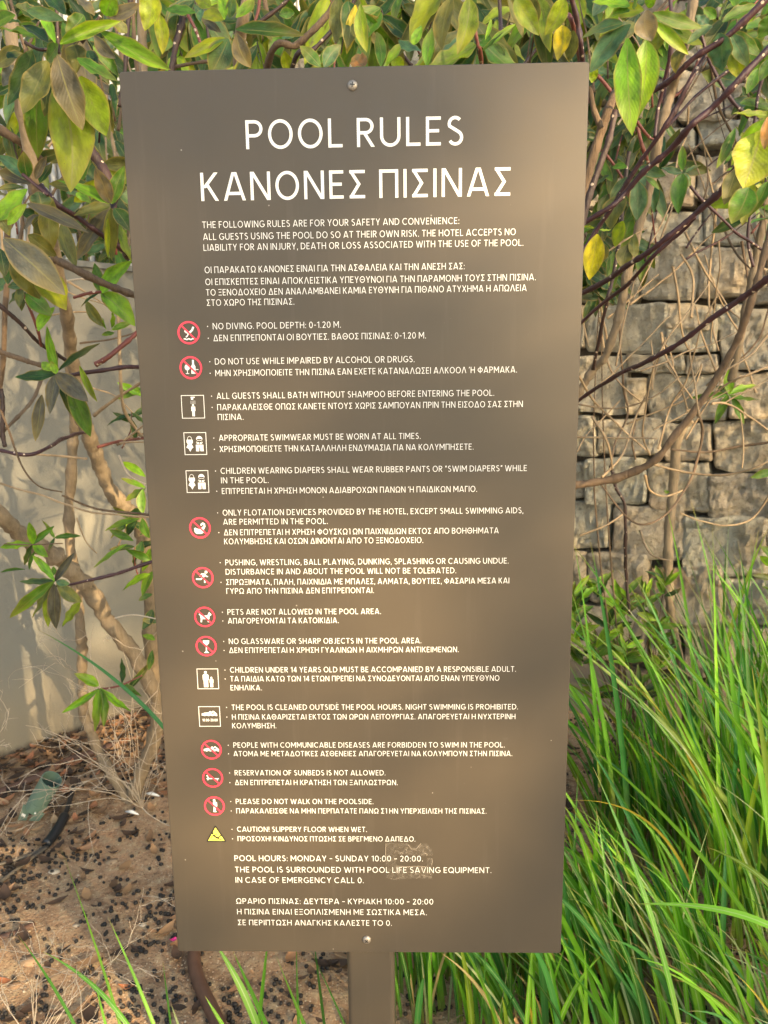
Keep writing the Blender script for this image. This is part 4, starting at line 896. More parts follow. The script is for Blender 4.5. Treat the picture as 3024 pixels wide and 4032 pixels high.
BR = [
 (M_DARK, 20, 14, [(-60, 1150, 1.1), (0, 1205, 1.1), (76, 1270, 1.12), (152, 1345, 1.15), (266, 1421, 1.2)]),
 (M_BROWN, 30, 24, [(217, 1023, 1.0), (330, 1075, 1.0), (430, 1125, 1.02), (524, 1160, 1.05), (640, 1200, 1.1)]),
 (M_DARK, 40, 30, [(354, 590, 1.15), (398, 654, 1.15), (445, 763, 1.14), (450, 860, 1.12), (500, 1010, 1.2)]),
 (M_PURPLE, 22, 20, [(160, 730, 1.05), (224, 806, 1.05), (300, 853, 1.08), (380, 911, 1.1), (495, 987, 1.15), (600, 1040, 1.2)]),
 (M_PURPLE, 17, 16, [(210, 1490, 1.2), (316, 1472, 1.2), (443, 1453, 1.2), (544, 1444, 1.25), (640, 1440, 1.3)]),
 (M_REDST, 20, 15, [(380, 1434, 1.3), (443, 1396, 1.3), (535, 1314, 1.35), (620, 1240, 1.4)]),
 (M_PURPLE, 15, 15, [(-40, 1768, 1.3), (0, 1773, 1.3), (114, 1792, 1.3), (190, 1763, 1.35), (253, 1725, 1.45), (335, 1700, 1.6)]),
 (M_PURPLE, 10, 17, [(222, 2308, 1.4), (316, 2292, 1.4), (443, 2263, 1.42), (595, 2213, 1.5), (700, 2180, 1.5)]),
 (M_REDST, 12, 11, [(385, 1762, 1.7), (450, 1742, 1.7), (563, 1728, 1.6), (640, 1730, 1.6)]),
 (M_BROWN, 9, 6, [(0, 1611, 1.2), (38, 1706, 1.2), (82, 1833, 1.2), (158, 1915, 1.2), (247, 1937, 1.2)]),
 (M_BROWN, 8, 11, [(247, 1950, 1.2), (392, 2007, 1.25), (582, 2026, 1.3), (650, 2030, 1.3)]),
 (M_BROWN, 24, 18, [(-40, 1370, 1.2), (0, 1383, 1.2), (60, 1405, 1.2), (127, 1428, 1.2), (200, 1440, 1.2)]),
 (M_BROWN, 14, 13, [(-30, 1730, 1.3), (0, 1706, 1.3), (100, 1610, 1.35), (133, 1561, 1.4), (210, 1400, 1.5)]),
 (M_TAN, 14, 10, [(373, 1637, 1.7), (440, 1580, 1.65), (550, 1510, 1.6), (640, 1440, 1.5)]),
 (M_TWIG, 9, 8, [(0, 1902, 1.6), (190, 1960, 1.6), (348, 2016, 1.6), (494, 2029, 1.6), (640, 2040, 1.6)]),
 (M_TWIG, 8, 9, [(120, 1790, 1.8), (171, 1789, 1.8), (342, 1808, 1.75)]),
 (M_TAN, 15, 12, [(465, 1180, 1.5), (470, 1327, 1.5), (475, 1500, 1.5), (490, 1620, 1.55), (560, 1720, 1.6)]),
 (M_BROWN, 22, 18, [(30, 900, 1.5), (22, 1200, 1.5), (5, 1500, 1.55), (-20, 1700, 1.6)]),
 (M_DARK, 16, 16, [(0, 1530, 1.3), (12, 1600, 1.3), (8, 1700, 1.3), (20, 1760, 1.3)]),
 (M_DARK, 17, 16, [(512, -40, 1.2), (506, 60, 1.2), (492, 280, 1.2), (470, 420, 1.2)]),
 (M_BROWN, 14, 14, [(530, -20, 1.4), (525, 120, 1.4), (540, 300, 1.4)]),
 (M_TAN, 34, 34, [(555, -40, 1.7), (560, 170, 1.7), (565, 330, 1.7)]),
 (M_DARK, 24, 20, [(720, 60, 1.1), (700, 150, 1.1), (675, 275, 1.1), (640, 400, 1.1)]),
 (M_BROWN, 30, 26, [(-30, 490, 1.3), (50, 540, 1.3), (110, 580, 1.35), (170, 640, 1.4)]),
 (M_DARK, 14, 12, [(96, 170, .95), (150, 195, .95), (215, 190, .96)]),
 (M_DARK, 16, 12, [(320, 170, .95), (365, 110, .95), (395, 60, .95)]),
 (M_DARK, 14, 11, [(222, 30, .95), (228, 120, .95), (235, 210, .95)]),
 (M_REDST, 12, 10, [(290, 1170, 1.05), (345, 1155, 1.05), (398, 1150, 1.05)]),
 (M_REDST, 12, 11, [(60, 1090, 1.1), (110, 1190, 1.1), (150, 1300, 1.12), (165, 1360, 1.15)]),
 (M_PURPLE, 14, 12, [(90, 690, .98), (140, 730, .98), (190, 770, .98)]),
 (M_REDST, 9, 7, [(388, 2715, 1.7), (470, 2700, 1.72), (560, 2660, 1.75)]),
]
for mt, a, b, pts in BR: branch(SL, pts, a, b, mt, 8, .002)
# rosettes: base x, base y, tip x, tip y, width, distance, colour
LV = '''238 325 278 758 150 .98 y;224 215 325 513 105 .93 p;186 240 90 450 92 .93 o;316 300 418 535 105 .97 y;304 228 462 320 52 .93 g;236 173 475 84 46 .93 l
392 122 672 275 56 .96 l;371 140 456 230 45 .93 p;219 170 150 40 36 .92 l;186 160 -20 105 42 .92 g;127 200 30 415 75 .95 d;150 350 150 625 82 1.0 g;367 180 465 300 45 1.0 g
290 175 300 290 75 .96 o;345 200 388 305 60 1.0 d;230 175 185 240 58 .92 g;345 470 310 592 60 1.02 y;440 330 455 462 36 1.05 d;105 40 255 80 44 .85 t;422 68 550 15 48 .92 p;412 60 450 -40 60 .92 l
590 -40 570 122 75 .95 y;620 50 640 215 48 1.0 y;300 -10 372 62 45 .9 p;190 -20 260 60 60 .88 d;60 60 -30 110 50 .88 g;150 60 60 20 55 .9 d;90 100 190 170 60 .9 d;0 60 90 90 50 .9 g
80 190 -20 260 60 .97 o;60 260 10 340 50 1.0 p;30 230 90 210 50 .95 d;330 60 260 130 60 .95 g;500 130 430 60 46 1.0 o;120 330 100 430 50 1.02 o;200 300 175 460 46 1.0 d
119 712 -10 612 50 1.0 t;108 700 92 595 50 1.0 d;140 705 185 612 30 1.0 p;155 720 205 642 34 1.0 d;120 725 -10 675 44 1.0 p;108 745 -15 870 75 .95 l;95 738 -10 745 24 1.0 d
30 885 108 802 44 .93 l;108 802 350 918 50 .93 p;150 755 165 826 78 1.0 t;205 780 207 985 70 1.02 o;245 868 300 1052 56 1.02 o;150 850 165 965 60 1.05 o;160 850 90 910 40 1.05 p
15 940 257 1162 120 .93 p;45 1000 157 1178 95 .96 o;150 1090 262 1222 98 .98 y;110 925 225 1010 58 1.0 o;0 860 40 930 40 .95 o;0 980 20 1090 50 1.0 d;40 1010 30 1120 60 1.02 d
434 803 224 710 46 1.1 l;434 803 375 660 58 1.1 p;440 803 490 652 52 1.1 g;434 810 290 849 42 1.08 o;434 815 300 1027 56 1.1 p;438 820 441 1027 50 1.08 o;425 860 425 1015 20 1.08 y;450 820 512 910 58 1.08 d
470 880 520 1034 38 1.1 y;450 800 500 740 40 1.12 d;300 760 360 800 34 1.2 l;260 760 330 770 30 1.2 t;455 830 480 890 30 1.1 l
398 1153 372 1035 42 1.15 g;398 1153 520 1027 60 1.15 l;398 1153 532 1285 78 1.15 l;398 1153 430 1215 20 1.15 d;390 1155 318 1210 20 1.15 d;337 1182 409 1287 40 1.2 o;420 1300 405 1250 18 1.2 l;440 1290 445 1215 22 1.2 l;440 1300 520 1270 26 1.2 l;450 1310 400 1320 20 1.2 g
101 1157 205 1245 62 1.1 g;215 1210 150 1305 52 1.1 l;90 1130 30 1130 30 1.1 t;80 1130 75 1210 34 1.1 o;90 1130 35 1200 34 1.1 d;100 1150 85 1225 30 1.12 d;30 1100 -30 1150 50 1.1 t
221 1472 184 1282 34 1.15 l;221 1472 57 1485 48 1.15 d;230 1460 395 1352 38 1.16 d;221 1470 348 1582 70 1.13 p;221 1475 196 1632 48 1.15 p;165 1555 139 1738 46 1.17 p;225 1475 297 1656 50 1.16 d;272 1520 356 1720 68 1.16 g
313 1440 383 1583 26 1.15 y;205 1460 165 1425 34 1.13 l;215 1455 222 1380 20 1.17 d;221 1472 200 1420 28 1.12 l
215 2289 127 2187 28 1.35 l;215 2289 294 2175 32 1.36 p;215 2289 38 2434 36 1.35 g;215 2289 127 2434 35 1.38 o;215 2300 222 2477 48 1.34 p;222 2295 323 2371 52 1.35 o;316 2371 245 2468 48 1.38 y;215 2289 76 2290 28 1.38 t;220 2289 275 2300 30 1.33 t;200 2300 190 2470 38 1.4 y;205 2270 210 2230 22 1.36 g
130 2143 114 2055 33 1.6 l;130 2143 0 2156 24 1.6 l;130 2143 215 2070 24 1.6 g;130 2143 190 2194 36 1.6 l;130 2143 95 2226 26 1.62 d;215 2118 165 2048 24 1.7 g;215 2118 320 2111 22 1.7 g;140 2170 115 2245 22 1.65 g;100 2243 0 2255 14 1.6 g;215 2118 190 2170 16 1.7 d
388 2715 242 2808 28 1.65 l;388 2700 291 2652 42 1.66 l;390 2715 374 2883 42 1.64 l;395 2712 408 2862 38 1.66 g;395 2710 516 2800 36 1.68 l;480 2690 478 2590 30 1.75 d;480 2690 560 2745 28 1.75 g;388 2712 320 2780 20 1.68 t;500 2720 600 2600 24 1.8 d
573 1877 475 1820 30 1.75 l;573 1922 475 1883 27 1.75 l;573 1925 494 1972 26 1.75 g;563 1925 563 2025 36 1.75 g;551 2042 411 2092 30 1.7 l;525 2130 430 2086 30 1.72 g;500 2143 367 2238 28 1.7 l;589 2206 494 2162 32 1.7 g;590 2260 481 2327 34 1.7 l;560 2040 590 2120 36 1.7 g;540 2050 500 2110 32 1.75 d;560 2130 540 2200 36 1.75 d;600 2250 560 2350 34 1.75 g;590 2160 560 2250 30 1.75 g;600 2340 545 2365 26 1.8 d;600 2400 560 2480 40 1.8 d;620 2450 560 2440 34 1.8 d;600 2560 585 2640 28 1.8 d;610 2520 560 2500 26 1.8 g'''
def add_leaves(par, txt, rg=None):
    for e in txt.replace('\n', ';').split(';'):
        q = e.split()
        if len(q) != 7: continue
        bx, by, tx, ty, w, Y = map(float, q[:6]); leaf_px(par, bx, by, tx, ty, w, Y, q[6], rg=rg)
add_leaves(SL, LV)
RG = random.Random(31)
def fill(par, n, x0, x1, y0, y1, Y0, Y1, ln, wd, cols, ang=None, seed=1, avoid=None, twig=True):
    """sprigs: each a short stem with a rosette of leaves"""
    r = random.Random(seed); k = 0
    while k < n:
        x, y, Y = r.uniform(x0, x1), r.uniform(y0, y1), r.uniform(Y0, Y1)
        m_ = min(r.randint(4, 7), n - k); a0 = r.uniform(0, 6.28)
        c0 = at(x, y, Y)
        if avoid and avoid(x, y): continue
        if twig:
            e = c0 + Vector((r.uniform(-.04, .04), r.uniform(-.02, .06), -r.uniform(.06, .16)))
            mb = MB(); mb.tube(smooth_path([c0, (c0 + e) / 2 + Vector((r.uniform(-.01, .01), 0, 0)), e], 3), [.0012 + .0009 * q / 6 for q in range(7)], 5); mb.build('twig', r.choice([M_REDST, M_DARK, M_BROWN]), par, True)
        for q in range(m_):
            a = a0 + q * 2.4
            if ang: a = R(r.uniform(*ang))
            L_ = r.uniform(*ln); d = Vector((math.cos(a) * .9, r.uniform(-.6, .5), -math.sin(a) * .9 - .25)).normalized()
            b_ = c0 + Vector((0, 0, -.006 * q))
            place_leaf(par, b_, b_ + d * L_, L_ * r.uniform(*wd), r.choice(cols), r); k += 1
fill(SL, 36, -40, 640, -60, 330, 1.1, 1.5, (.06, .10), (.28, .4), 'gddoyplt', ang=(20, 160), seed=33)
fill(SL, 60, -60, 620, 0, 1000, 1.25, 1.9, (.05, .09), (.28, .4), 'gddoyt', seed=3)
fill(SL, 24, 480, 640, 1500, 2700, 1.75, 2.0, (.045, .07), (.26, .36), 'gddl', seed=4)

# ---- shrub behind the sign's top edge
SCn = thing('leafy_shrub', on_ground(1500, 2900) + Vector((0, -.3, 0)), 'dense leafy shrub rising behind the top edge of the sign', 'shrub')
yb = on_ground(1500, 2900).y - .3
for k, (mt, a, b, pts) in enumerate([
 (M_TAN, 50, 34, [(1450, 3020, yb), (1300, 2000, yb - .2), (1000, 900, yb - .5), (945, 300, 1.6), (960, 60, 1.5), (975, -60, 1.5)]),
 (M_TAN, 40, 22, [(1450, 3020, yb), (1700, 2000, yb - .2), (1750, 900, yb - .6), (1740, 200, 1.5), (1760, -60, 1.5)]),
 (M_BROWN, 26, 20, [(1000, 900, 1.9), (1050, 280, 1.25), (1170, 170, 1.2), (1290, 60, 1.2), (1340, -40, 1.2)]),
 (M_DARK, 18, 14, [(1100, 700, 1.8), (1150, 270, 1.3), (1240, 190, 1.3), (1350, 70, 1.3), (1420, -40, 1.3)]),
 (M_DARK, 16, 13, [(1020, 90, 1.4), (1110, 20, 1.4), (1160, -40, 1.4)]),
 (M_REDST, 13, 12, [(1000, 95, 1.35), (1015, 40, 1.35), (1025, -40, 1.35)]),
 (M_REDST, 15, 13, [(1895, 500, 1.6), (1895, 245, 1.3), (1880, 165, 1.25), (1850, 20, 1.25)]),
 (M_DARK, 16, 13, [(1990, 500, 1.8), (1975, 245, 1.5), (1970, 60, 1.5), (1960, -40, 1.5)]),
 (M_PURPLE, 20, 18, [(2300, 500, 1.5), (2292, 240, 1.25), (2275, 100, 1.22), (2245, -30, 1.2)]),
 (M_REDST, 18, 13, [(2310, 400, 1.6), (2262, 130, 1.25), (2230, 50, 1.25)]),
 (M_DARK, 14, 12, [(1620, 260, 1.5), (1500, 110, 1.5), (1460, 30, 1.5)]),
 (M_BROWN, 13, 12, [(690, 265, 1.2), (780, 245, 1.2), (850, 235, 1.2)]),
 (M_REDST, 12, 12, [(740, 60, 1.25), (770, 120, 1.25), (800, 200, 1.25)]),
 (M_DARK, 12, 12, [(790, -10, 1.3), (815, 110, 1.3), (830, 260, 1.3)]),
 (M_DARK, 14, 12, [(2050, 270, 1.6), (2110, 200, 1.6), (2190, 120, 1.6)])]):
    branch(SCn, pts, a, b, mt, 8, .002)
add_leaves(SCn, '''928 116 1200 141 54 1.05 d;899 154 830 292 88 1.05 t;930 130 987 267 62 1.04 p;885 77 862 -14 36 1.06 l;905 70 920 -20 36 1.07 t;930 70 1000 -8 44 1.07 l;880 80 785 60 48 1.05 y;885 150 725 228 42 1.05 y;870 130 790 60 30 1.08 p
770 50 650 36 40 1.08 g;700 60 690 182 66 1.1 d;800 35 790 85 30 1.05 t;1780 -15 1740 198 68 1.1 o;1850 -5 1800 215 72 1.08 y;1500 262 1480 125 42 1.02 g;1520 262 1572 172 40 1.03 l;1262 264 1180 180 46 1.0 g;1275 264 1342 176 50 1.0 t
1330 -10 1325 175 62 1.15 o;1372 5 1365 192 72 1.15 d;1420 15 1445 207 48 1.12 y;1400 20 1365 215 44 1.14 Y;2030 -10 2122 140 70 1.12 y;2080 -20 2100 120 60 1.12 o;2225 -8 2145 140 62 1.12 y;2215 100 2195 240 62 1.15 Y;2260 120 2240 240 54 1.2 o
2000 -30 2060 150 40 1.15 o;1900 200 2030 95 22 1.1 l;1900 200 1990 120 18 1.1 g;1910 160 1935 70 16 1.1 l;1890 170 1940 180 50 1.15 g;1940 175 1990 220 26 1.15 g;1620 180 1660 100 34 1.3 l;1570 160 1660 200 44 1.2 t;1680 260 1700 110 44 1.25 l
1440 260 1400 215 60 1.05 b;1540 230 1590 262 60 1.05 y;940 50 890 -10 30 1.1 l;830 30 760 -20 46 1.1 y;1110 150 1180 120 36 1.3 t;1100 60 1160 50 34 1.3 g;1120 200 1140 290 44 1.3 y;1180 150 1150 280 48 1.35 y''')
fill(SCn, 250, 600, 2350, -60, 235, 1.3, 2.3, (.07, .13), (.26, .40), 'gdoyotgdyl', ang=(20, 160), seed=9)

# ---- shrub on the right, purple stems and tan trunks before the stone wall
gr_b = on_ground(2700, 2860)
SR = thing('leafy_shrub', Vector((gr_b.x, gr_b.y - .25, 0)), 'shrub with purple stems and tan trunks in front of the stone wall', 'shrub')
YR = gr_b.y - .25
RB = [
 (M_TAN, 30, 40, 'trunk', [(2700, 2900, YR), (2692, 2673, YR), (2650, 2466, YR - .02), (2637, 2371, YR - .03), (2631, 2149, YR - .05), (2650, 1928, YR - .05), (2669, 1725, YR - .08), (2720, 1650, YR - .1)]),
 (M_BROWN, 30, 24, 'trunk', [(2261, 1909, 1.55), (2403, 1890, 1.55), (2561, 1827, 1.52), (2656, 1719, 1.5), (2789, 1542, 1.48), (2878, 1390, 1.45), (2925, 1280, 1.42), (2973, 1136, 1.4), (3018, 965, 1.4), (3060, 800, 1.4)]),
 (M_TAN, 30, 28, 'trunk', [(2880, 1500, 1.75), (2930, 1253, 1.7), (2978, 1020, 1.7), (3015, 810, 1.7), (3040, 600, 1.7)]),
 (M_TAN, 32, 32, 'trunk', [(2240, 1640, 1.7), (2277, 1548, 1.7), (2340, 1453, 1.68), (2385, 1400, 1.65), (2437, 1240, 1.62), (2469, 1090, 1.6), (2511, 913, 1.6), (2558, 750, 1.58), (2588, 567, 1.55), (2623, 436, 1.55), (2645, 349, 1.55), (2675, 244, 1.5), (2706, 131, 1.5), (2740, -50, 1.5)]),
 (M_BROWN, 38, 30, 'trunk', [(2290, 800, 1.2), (2313, 698, 1.2), (2365, 524, 1.2), (2405, 415, 1.2), (2440, 330, 1.22)]),
 (M_DARK, 24, 22, 'branch', [(2290, 890, 1.15), (2317, 785, 1.15), (2387, 589, 1.15), (2422, 436, 1.16)]),
 (M_BROWN, 17, 20, 'branch', [(2318, 340, 1.18), (2335, 430, 1.18), (2365, 510, 1.18)]),
 (M_PURPLE, 26, 17, 'branch', [(3080, -60, 1.1), (3020, -2, 1.1), (2859, 140, 1.12), (2736, 227, 1.14), (2649, 310, 1.16), (2584, 353, 1.18), (2488, 388, 1.2)]),
 (M_PURPLE, 27, 17, 'branch', [(3090, 120, 1.1), (3024, 188, 1.1), (2898, 327, 1.1), (2802, 423, 1.12), (2723, 489, 1.12), (2649, 572, 1.15), (2544, 668, 1.18), (2460, 758, 1.2), (2400, 815, 1.2), (2290, 882, 1.22)]),
 (M_PURPLE, 18, 16, 'branch', [(2780, 215, 1.15), (2710, 332, 1.15), (2667, 419, 1.16), (2605, 519, 1.17), (2510, 655, 1.2), (2437, 763, 1.22), (2353, 899, 1.25), (2290, 992, 1.25)]),
 (M_PURPLE, 12, 10, 'branch', [(2885, 272, 1.2), (2736, 380, 1.2), (2623, 506, 1.2)]),
 (M_PURPLE, 27, 18, 'branch', [(3080, 500, 1.0), (3000, 590, 1.0), (2917, 647, 1.02), (2847, 749, 1.05), (2754, 833, 1.08), (2637, 927, 1.1), (2567, 987, 1.12), (2488, 1034, 1.15), (2399, 1099, 1.2), (2285, 1157, 1.25)]),
 (M_PURPLE, 16, 13, 'branch', [(2740, 852, 1.1), (2642, 945, 1.13), (2558, 1025, 1.15), (2474, 1118, 1.2), (2390, 1183, 1.25), (2280, 1276, 1.3)]),
 (M_PURPLE, 28, 13, 'branch', [(3100, 1050, .95), (3024, 1098, .97), (2945, 1160, 1.0), (2842, 1230, 1.03), (2707, 1328, 1.07), (2568, 1415, 1.12), (2428, 1478, 1.2), (2270, 1584, 1.3)]),
 (M_DARK, 16, 14, 'branch', [(2480, 600, 1.5), (2465, 700, 1.5), (2437, 950, 1.5), (2409, 1113, 1.5), (2387, 1200, 1.5), (2334, 1453, 1.6)]),
 (M_PURPLE, 12, 10, 'branch', [(2717, 735, 1.4), (2790, 810, 1.4), (2900, 915, 1.42), (3005, 985, 1.45)]),
 (M_DARK, 14, 12, 'branch', [(2403, 1833, 1.9), (2425, 1920, 1.9), (2460, 1991, 1.9), (2463, 2149, 1.92), (2466, 2276, 1.95), (2480, 2420, 1.95)]),
 (M_REDST, 13, 10, 'branch', [(2355, 295, 1.3), (2405, 360, 1.3), (2430, 420, 1.3)]),
 (M_REDST, 12, 10, 'branch', [(2505, 480, 1.35), (2540, 520, 1.36), (2575, 550, 1.4)]),
 (M_REDST, 13, 12, 'branch', [(2510, 500, 1.4), (2535, 580, 1.4), (2555, 640, 1.42)]),
 (M_REDST, 12, 9, 'branch', [(2370, 590, 1.45), (2410, 640, 1.45), (2450, 700, 1.45)]),
 (M_PURPLE, 13, 13, 'branch', [(2640, -30, 1.45), (2640, 190, 1.45), (2600, 400, 1.5), (2575, 540, 1.5)]),
 (M_PURPLE, 12, 12, 'branch', [(2655, 60, 1.6), (2640, 250, 1.6), (2610, 420, 1.6)]),
 (M_PURPLE, 13, 13, 'branch', [(2750, 100, 1.5), (2790, 230, 1.5), (2850, 350, 1.5), (2950, 465, 1.5)]),
 (M_PURPLE, 12, 12, 'branch', [(3010, 270, 1.6), (2985, 380, 1.6), (2965, 520, 1.6)]),
 (M_PURPLE, 11, 11, 'branch', [(2960, 810, 1.5), (2945, 930, 1.5), (2965, 1050, 1.5)]),
 (M_REDST, 12, 12, 'branch', [(2800, 120, 1.7), (2700, 340, 1.7), (2600, 400, 1.7)]),
]
for mt, a, b, nm, pts in RB: branch(SR, pts, a, b, mt, 10, .0025, nm)
TW = [
 [(2739, 1618), (2767, 1694), (2739, 1833), (2694, 1928), (2625, 2023), (2530, 2067), (2454, 2023), (2365, 1909)],
 [(2568, 1827), (2688, 1858), (2846, 1871), (2973, 1839), (3060, 1790)],
 [(2265, 1720), (2435, 1722), (2590, 1726)], [(2467, 1668), (2625, 1605), (2720, 1554), (2764, 1440)],
 [(2283, 2111), (2390, 2067), (2454, 2023)], [(2440, 1210), (2444, 1400), (2460, 1555), (2470, 1640), (2420, 1750), (2403, 1840)],
 [(2280, 1480), (2340, 1580), (2420, 1660), (2560, 1790)], [(2590, 1770), (2640, 1600), (2700, 1500), (2760, 1300), (2830, 1150)],
 [(2560, 1790), (2530, 1700), (2560, 1500), (2600, 1380), (2700, 1240), (2790, 1120)], [(2603, 1310), (2620, 1400), (2665, 1480), (2710, 1620)],
 [(2500, 1810), (2490, 1740), (2510, 1620)], [(2540, 1870), (2560, 1930), (2620, 1955), (2690, 1930)], [(2370, 1880), (2450, 1790), (2500, 1650), (2560, 1520), (2620, 1330)],
 [(2820, 780), (2810, 920), (2790, 1120), (2800, 1260), (2830, 1380)], [(2700, 910), (2760, 1040), (2860, 1200), (2910, 1250)], [(2840, 880), (2900, 1000), (2960, 1060)],
 [(2650, 1050), (2670, 1180), (2690, 1330), (2720, 1390)], [(2830, 950), (2835, 1050), (2812, 1200), (2800, 1350)], [(2480, 1200), (2640, 1080), (2760, 960), (2830, 900)],
 [(2720, 1250), (2730, 1100), (2680, 1000)], [(2920, 950), (2935, 1050), (2950, 1130)], [(2610, 1350), (2640, 1390), (2650, 1450)], [(3060, 1280), (2950, 1400), (2840, 1470), (2780, 1520)],
 [(3060, 1430), (2930, 1480), (2850, 1520), (2760, 1590), (2700, 1620)], [(2800, 1590), (2860, 1590), (2950, 1640), (3050, 1710)], [(3030, 1740), (2900, 1760), (2780, 1780), (2640, 1770)],
 [(3030, 1950), (2960, 2040), (2860, 2070), (2760, 2050), (2680, 2020)], [(2270, 1590), (2420, 1610), (2560, 1570), (2680, 1480)], [(2360, 1250), (2400, 1450), (2520, 1580)],
 [(2330, 1640), (2390, 1740), (2410, 1850)], [(2800, 260), (2830, 420), (2900, 560), (2960, 690)], [(2735, 480), (2760, 540), (2800, 640)], [(2710, 420), (2705, 520), (2670, 620), (2640, 800), (2560, 960)],
 [(2690, 640), (2650, 800), (2580, 1000), (2490, 1180)], [(2520, 2090), (2560, 2180), (2640, 2210)], [(3030, 1200), (2990, 1330), (2900, 1420), (2870, 1400)], [(2270, 1780), (2320, 1700), (2440, 1580)]]
rt = random.Random(8)
for k, pl in enumerate(TW):
    Y0 = rt.uniform(1.5, 2.0); w = rt.uniform(7, 12)
    branch(SR, [(x, y, Y0 + .05 * math.sin(i + k)) for i, (x, y) in enumerate(pl)], w, w * .6, M_TWIG if k % 5 else M_BROWN, 6, .002, 'twig')
add_leaves(SR, '''2453 92 2288 152 48 1.1 t;2483 96 2322 286 76 1.1 t;2480 25 2330 8 56 1.1 l;2545 40 2566 162 80 1.08 p;2470 150 2490 534 92 1.02 l;2545 160 2505 472 88 1.06 l;2570 50 2765 110 46 1.1 g;2570 85 2712 216 40 1.1 l;2580 70 2690 137 36 1.12 g
2600 110 2590 197 62 1.14 y;2845 88 2987 20 44 1.15 g;2837 78 2867 2 46 1.15 t;2835 130 2845 281 86 1.12 t;2872 127 2948 264 52 1.12 t;2889 122 2996 220 46 1.14 g;2802 100 2704 177 40 1.14 t;2880 190 2915 312 56 1.16 y;2693 183 2660 290 46 1.15 o;2352 268 2330 327 34 1.15 y
2490 30 2520 -30 46 1.1 g;2550 30 2590 -30 40 1.1 l;2500 90 2440 170 60 1.15 o;2480 40 2400 70 34 1.1 g;2790 100 2740 60 40 1.2 t;2820 70 2770 30 36 1.2 g
3012 475 2878 652 84 .95 l;3018 455 2885 447 34 .95 y;2895 505 2820 665 36 .98 g;3000 515 2925 742 155 .93 y;2903 660 2850 807 62 1.02 o;2950 740 2880 882 92 1.0 g;3024 715 2945 859 46 1.0 g;3030 860 2955 880 26 1.0 g;3024 460 3010 590 40 .92 b;2910 590 2850 650 34 1.0 g
2688 672 2687 573 30 1.4 l;2685 680 2603 661 28 1.4 t;2688 684 2672 844 56 1.4 g;2692 682 2721 737 34 1.4 t;2510 660 2622 692 42 1.35 t;2470 697 2400 798 40 1.35 t;2507 710 2507 868 68 1.35 t;2540 698 2597 747 26 1.35 g;2450 770 2405 907 78 1.35 o;2455 870 2420 972 56 1.3 y;2480 960 2455 1062 60 1.32 o;2500 920 2505 1022 36 1.32 o
2353 922 2320 1102 74 1.02 Y;2340 900 2290 895 12 1.02 y;2360 905 2405 903 12 1.02 y;2380 960 2365 1040 40 1.3 o;2470 660 2410 660 30 1.35 g;2690 690 2660 700 24 1.4 d;2700 680 2760 650 20 1.42 t;2400 690 2330 740 26 1.4 t
2871 1554 2871 1447 38 1.9 l;2871 1554 2980 1516 28 1.9 l;2871 1557 2994 1573 25 1.9 g;2868 1556 2815 1670 32 1.9 g;2880 1560 2930 1670 34 1.9 g;2865 1556 2713 1567 22 1.9 g;2860 1550 2820 1520 20 1.92 d
3040 1860 2953 1880 30 1.3 g;3040 2200 2990 2150 40 1.7 g;3040 2280 2960 2265 26 1.7 o;3030 2230 2990 2190 30 1.7 l;3040 2330 3000 2310 40 1.7 l;2625 1930 2622 1945 20 1.9 g
2960 150 3010 260 50 1.3 g;3030 60 2985 150 60 1.3 g;3020 120 2960 240 44 1.35 y;3030 230 2990 320 40 1.3 g;2880 -20 2900 30 30 1.3 l;2985 270 2940 370 40 1.4 g''')
fill(SR, 105, 2310, 2570, 260, 1050, 1.6, 2.1, (.05, .10), (.30, .42), 'gdtogdt', ang=(50, 140), seed=12)
fill(SR, 24, 2330, 3040, -40, 90, 1.5, 1.9, (.06, .10), (.3, .42), 'gdloyt', ang=(20, 150), seed=13)

# ---- low leafy plant right of the sign foot
gp = on_ground(2430, 2900)
SP_ = thing('low_shrub', Vector((gp.x, gp.y - .1, 0)), 'low bright green leafy plant at the stone wall foot behind the tall grass', 'shrub')
r = random.Random(21)
for k in range(24):
    x, y, Y = r.uniform(2230, 2640), r.uniform(2230, 2700), gp.y - r.uniform(.15, .55)
    c0 = at(x, y, Y); rt_ = Vector((gp.x + r.uniform(-.1, .1), gp.y - .15, .02))
    mb = MB(); mb.tube(smooth_path([rt_, (rt_ + c0) / 2 + Vector((r.uniform(-.03, .03), 0, .02)), c0], 4), [.003 - .002 * q / 8 for q in range(9)], 5); mb.build('stem', M_BROWN, SP_, True)
    for q in range(8):
        a = R(r.uniform(15, 165)); L_ = r.uniform(.05, .085)
        d = Vector((math.cos(a), r.uniform(-.6, .5), math.sin(a) * .9)).normalized(); b_ = c0 - Vector((0, 0, .008 * q))
        place_leaf(SP_, b_, b_ + d * L_, L_ * r.uniform(.22, .34), r.choice('llggd'), r)

# ---- dark hedge far behind the low wall
hd = thing('hedge_shrub', A0 + dA * 1.3 + nA * .7, 'dark green bush behind the low grey wall, left of the sign', 'bush')
r = random.Random(77)
mb = MB(); mb.tube([Vector((hd.location.x, hd.location.y, 0)), Vector((hd.location.x + .05, hd.location.y, 1.2)), Vector((hd.location.x, hd.location.y, 2.1))], [.03, .022, .01], 8); mb.build('stem', M_BROWN, hd, True)
for k in range(280):
    x, y = r.gauss(455, 55), r.choice([r.uniform(600, 1080), r.uniform(60, 1080)])
    c0 = at(x, y, hd.location.y + r.uniform(-.25, .25)); a = r.uniform(0, 6.28); L_ = r.uniform(.06, .11)
    place_leaf(hd, c0, c0 + Vector((math.cos(a), r.uniform(-.5, .5), math.sin(a))).normalized() * L_, L_ * .4, r.choice('dddgt'), r)

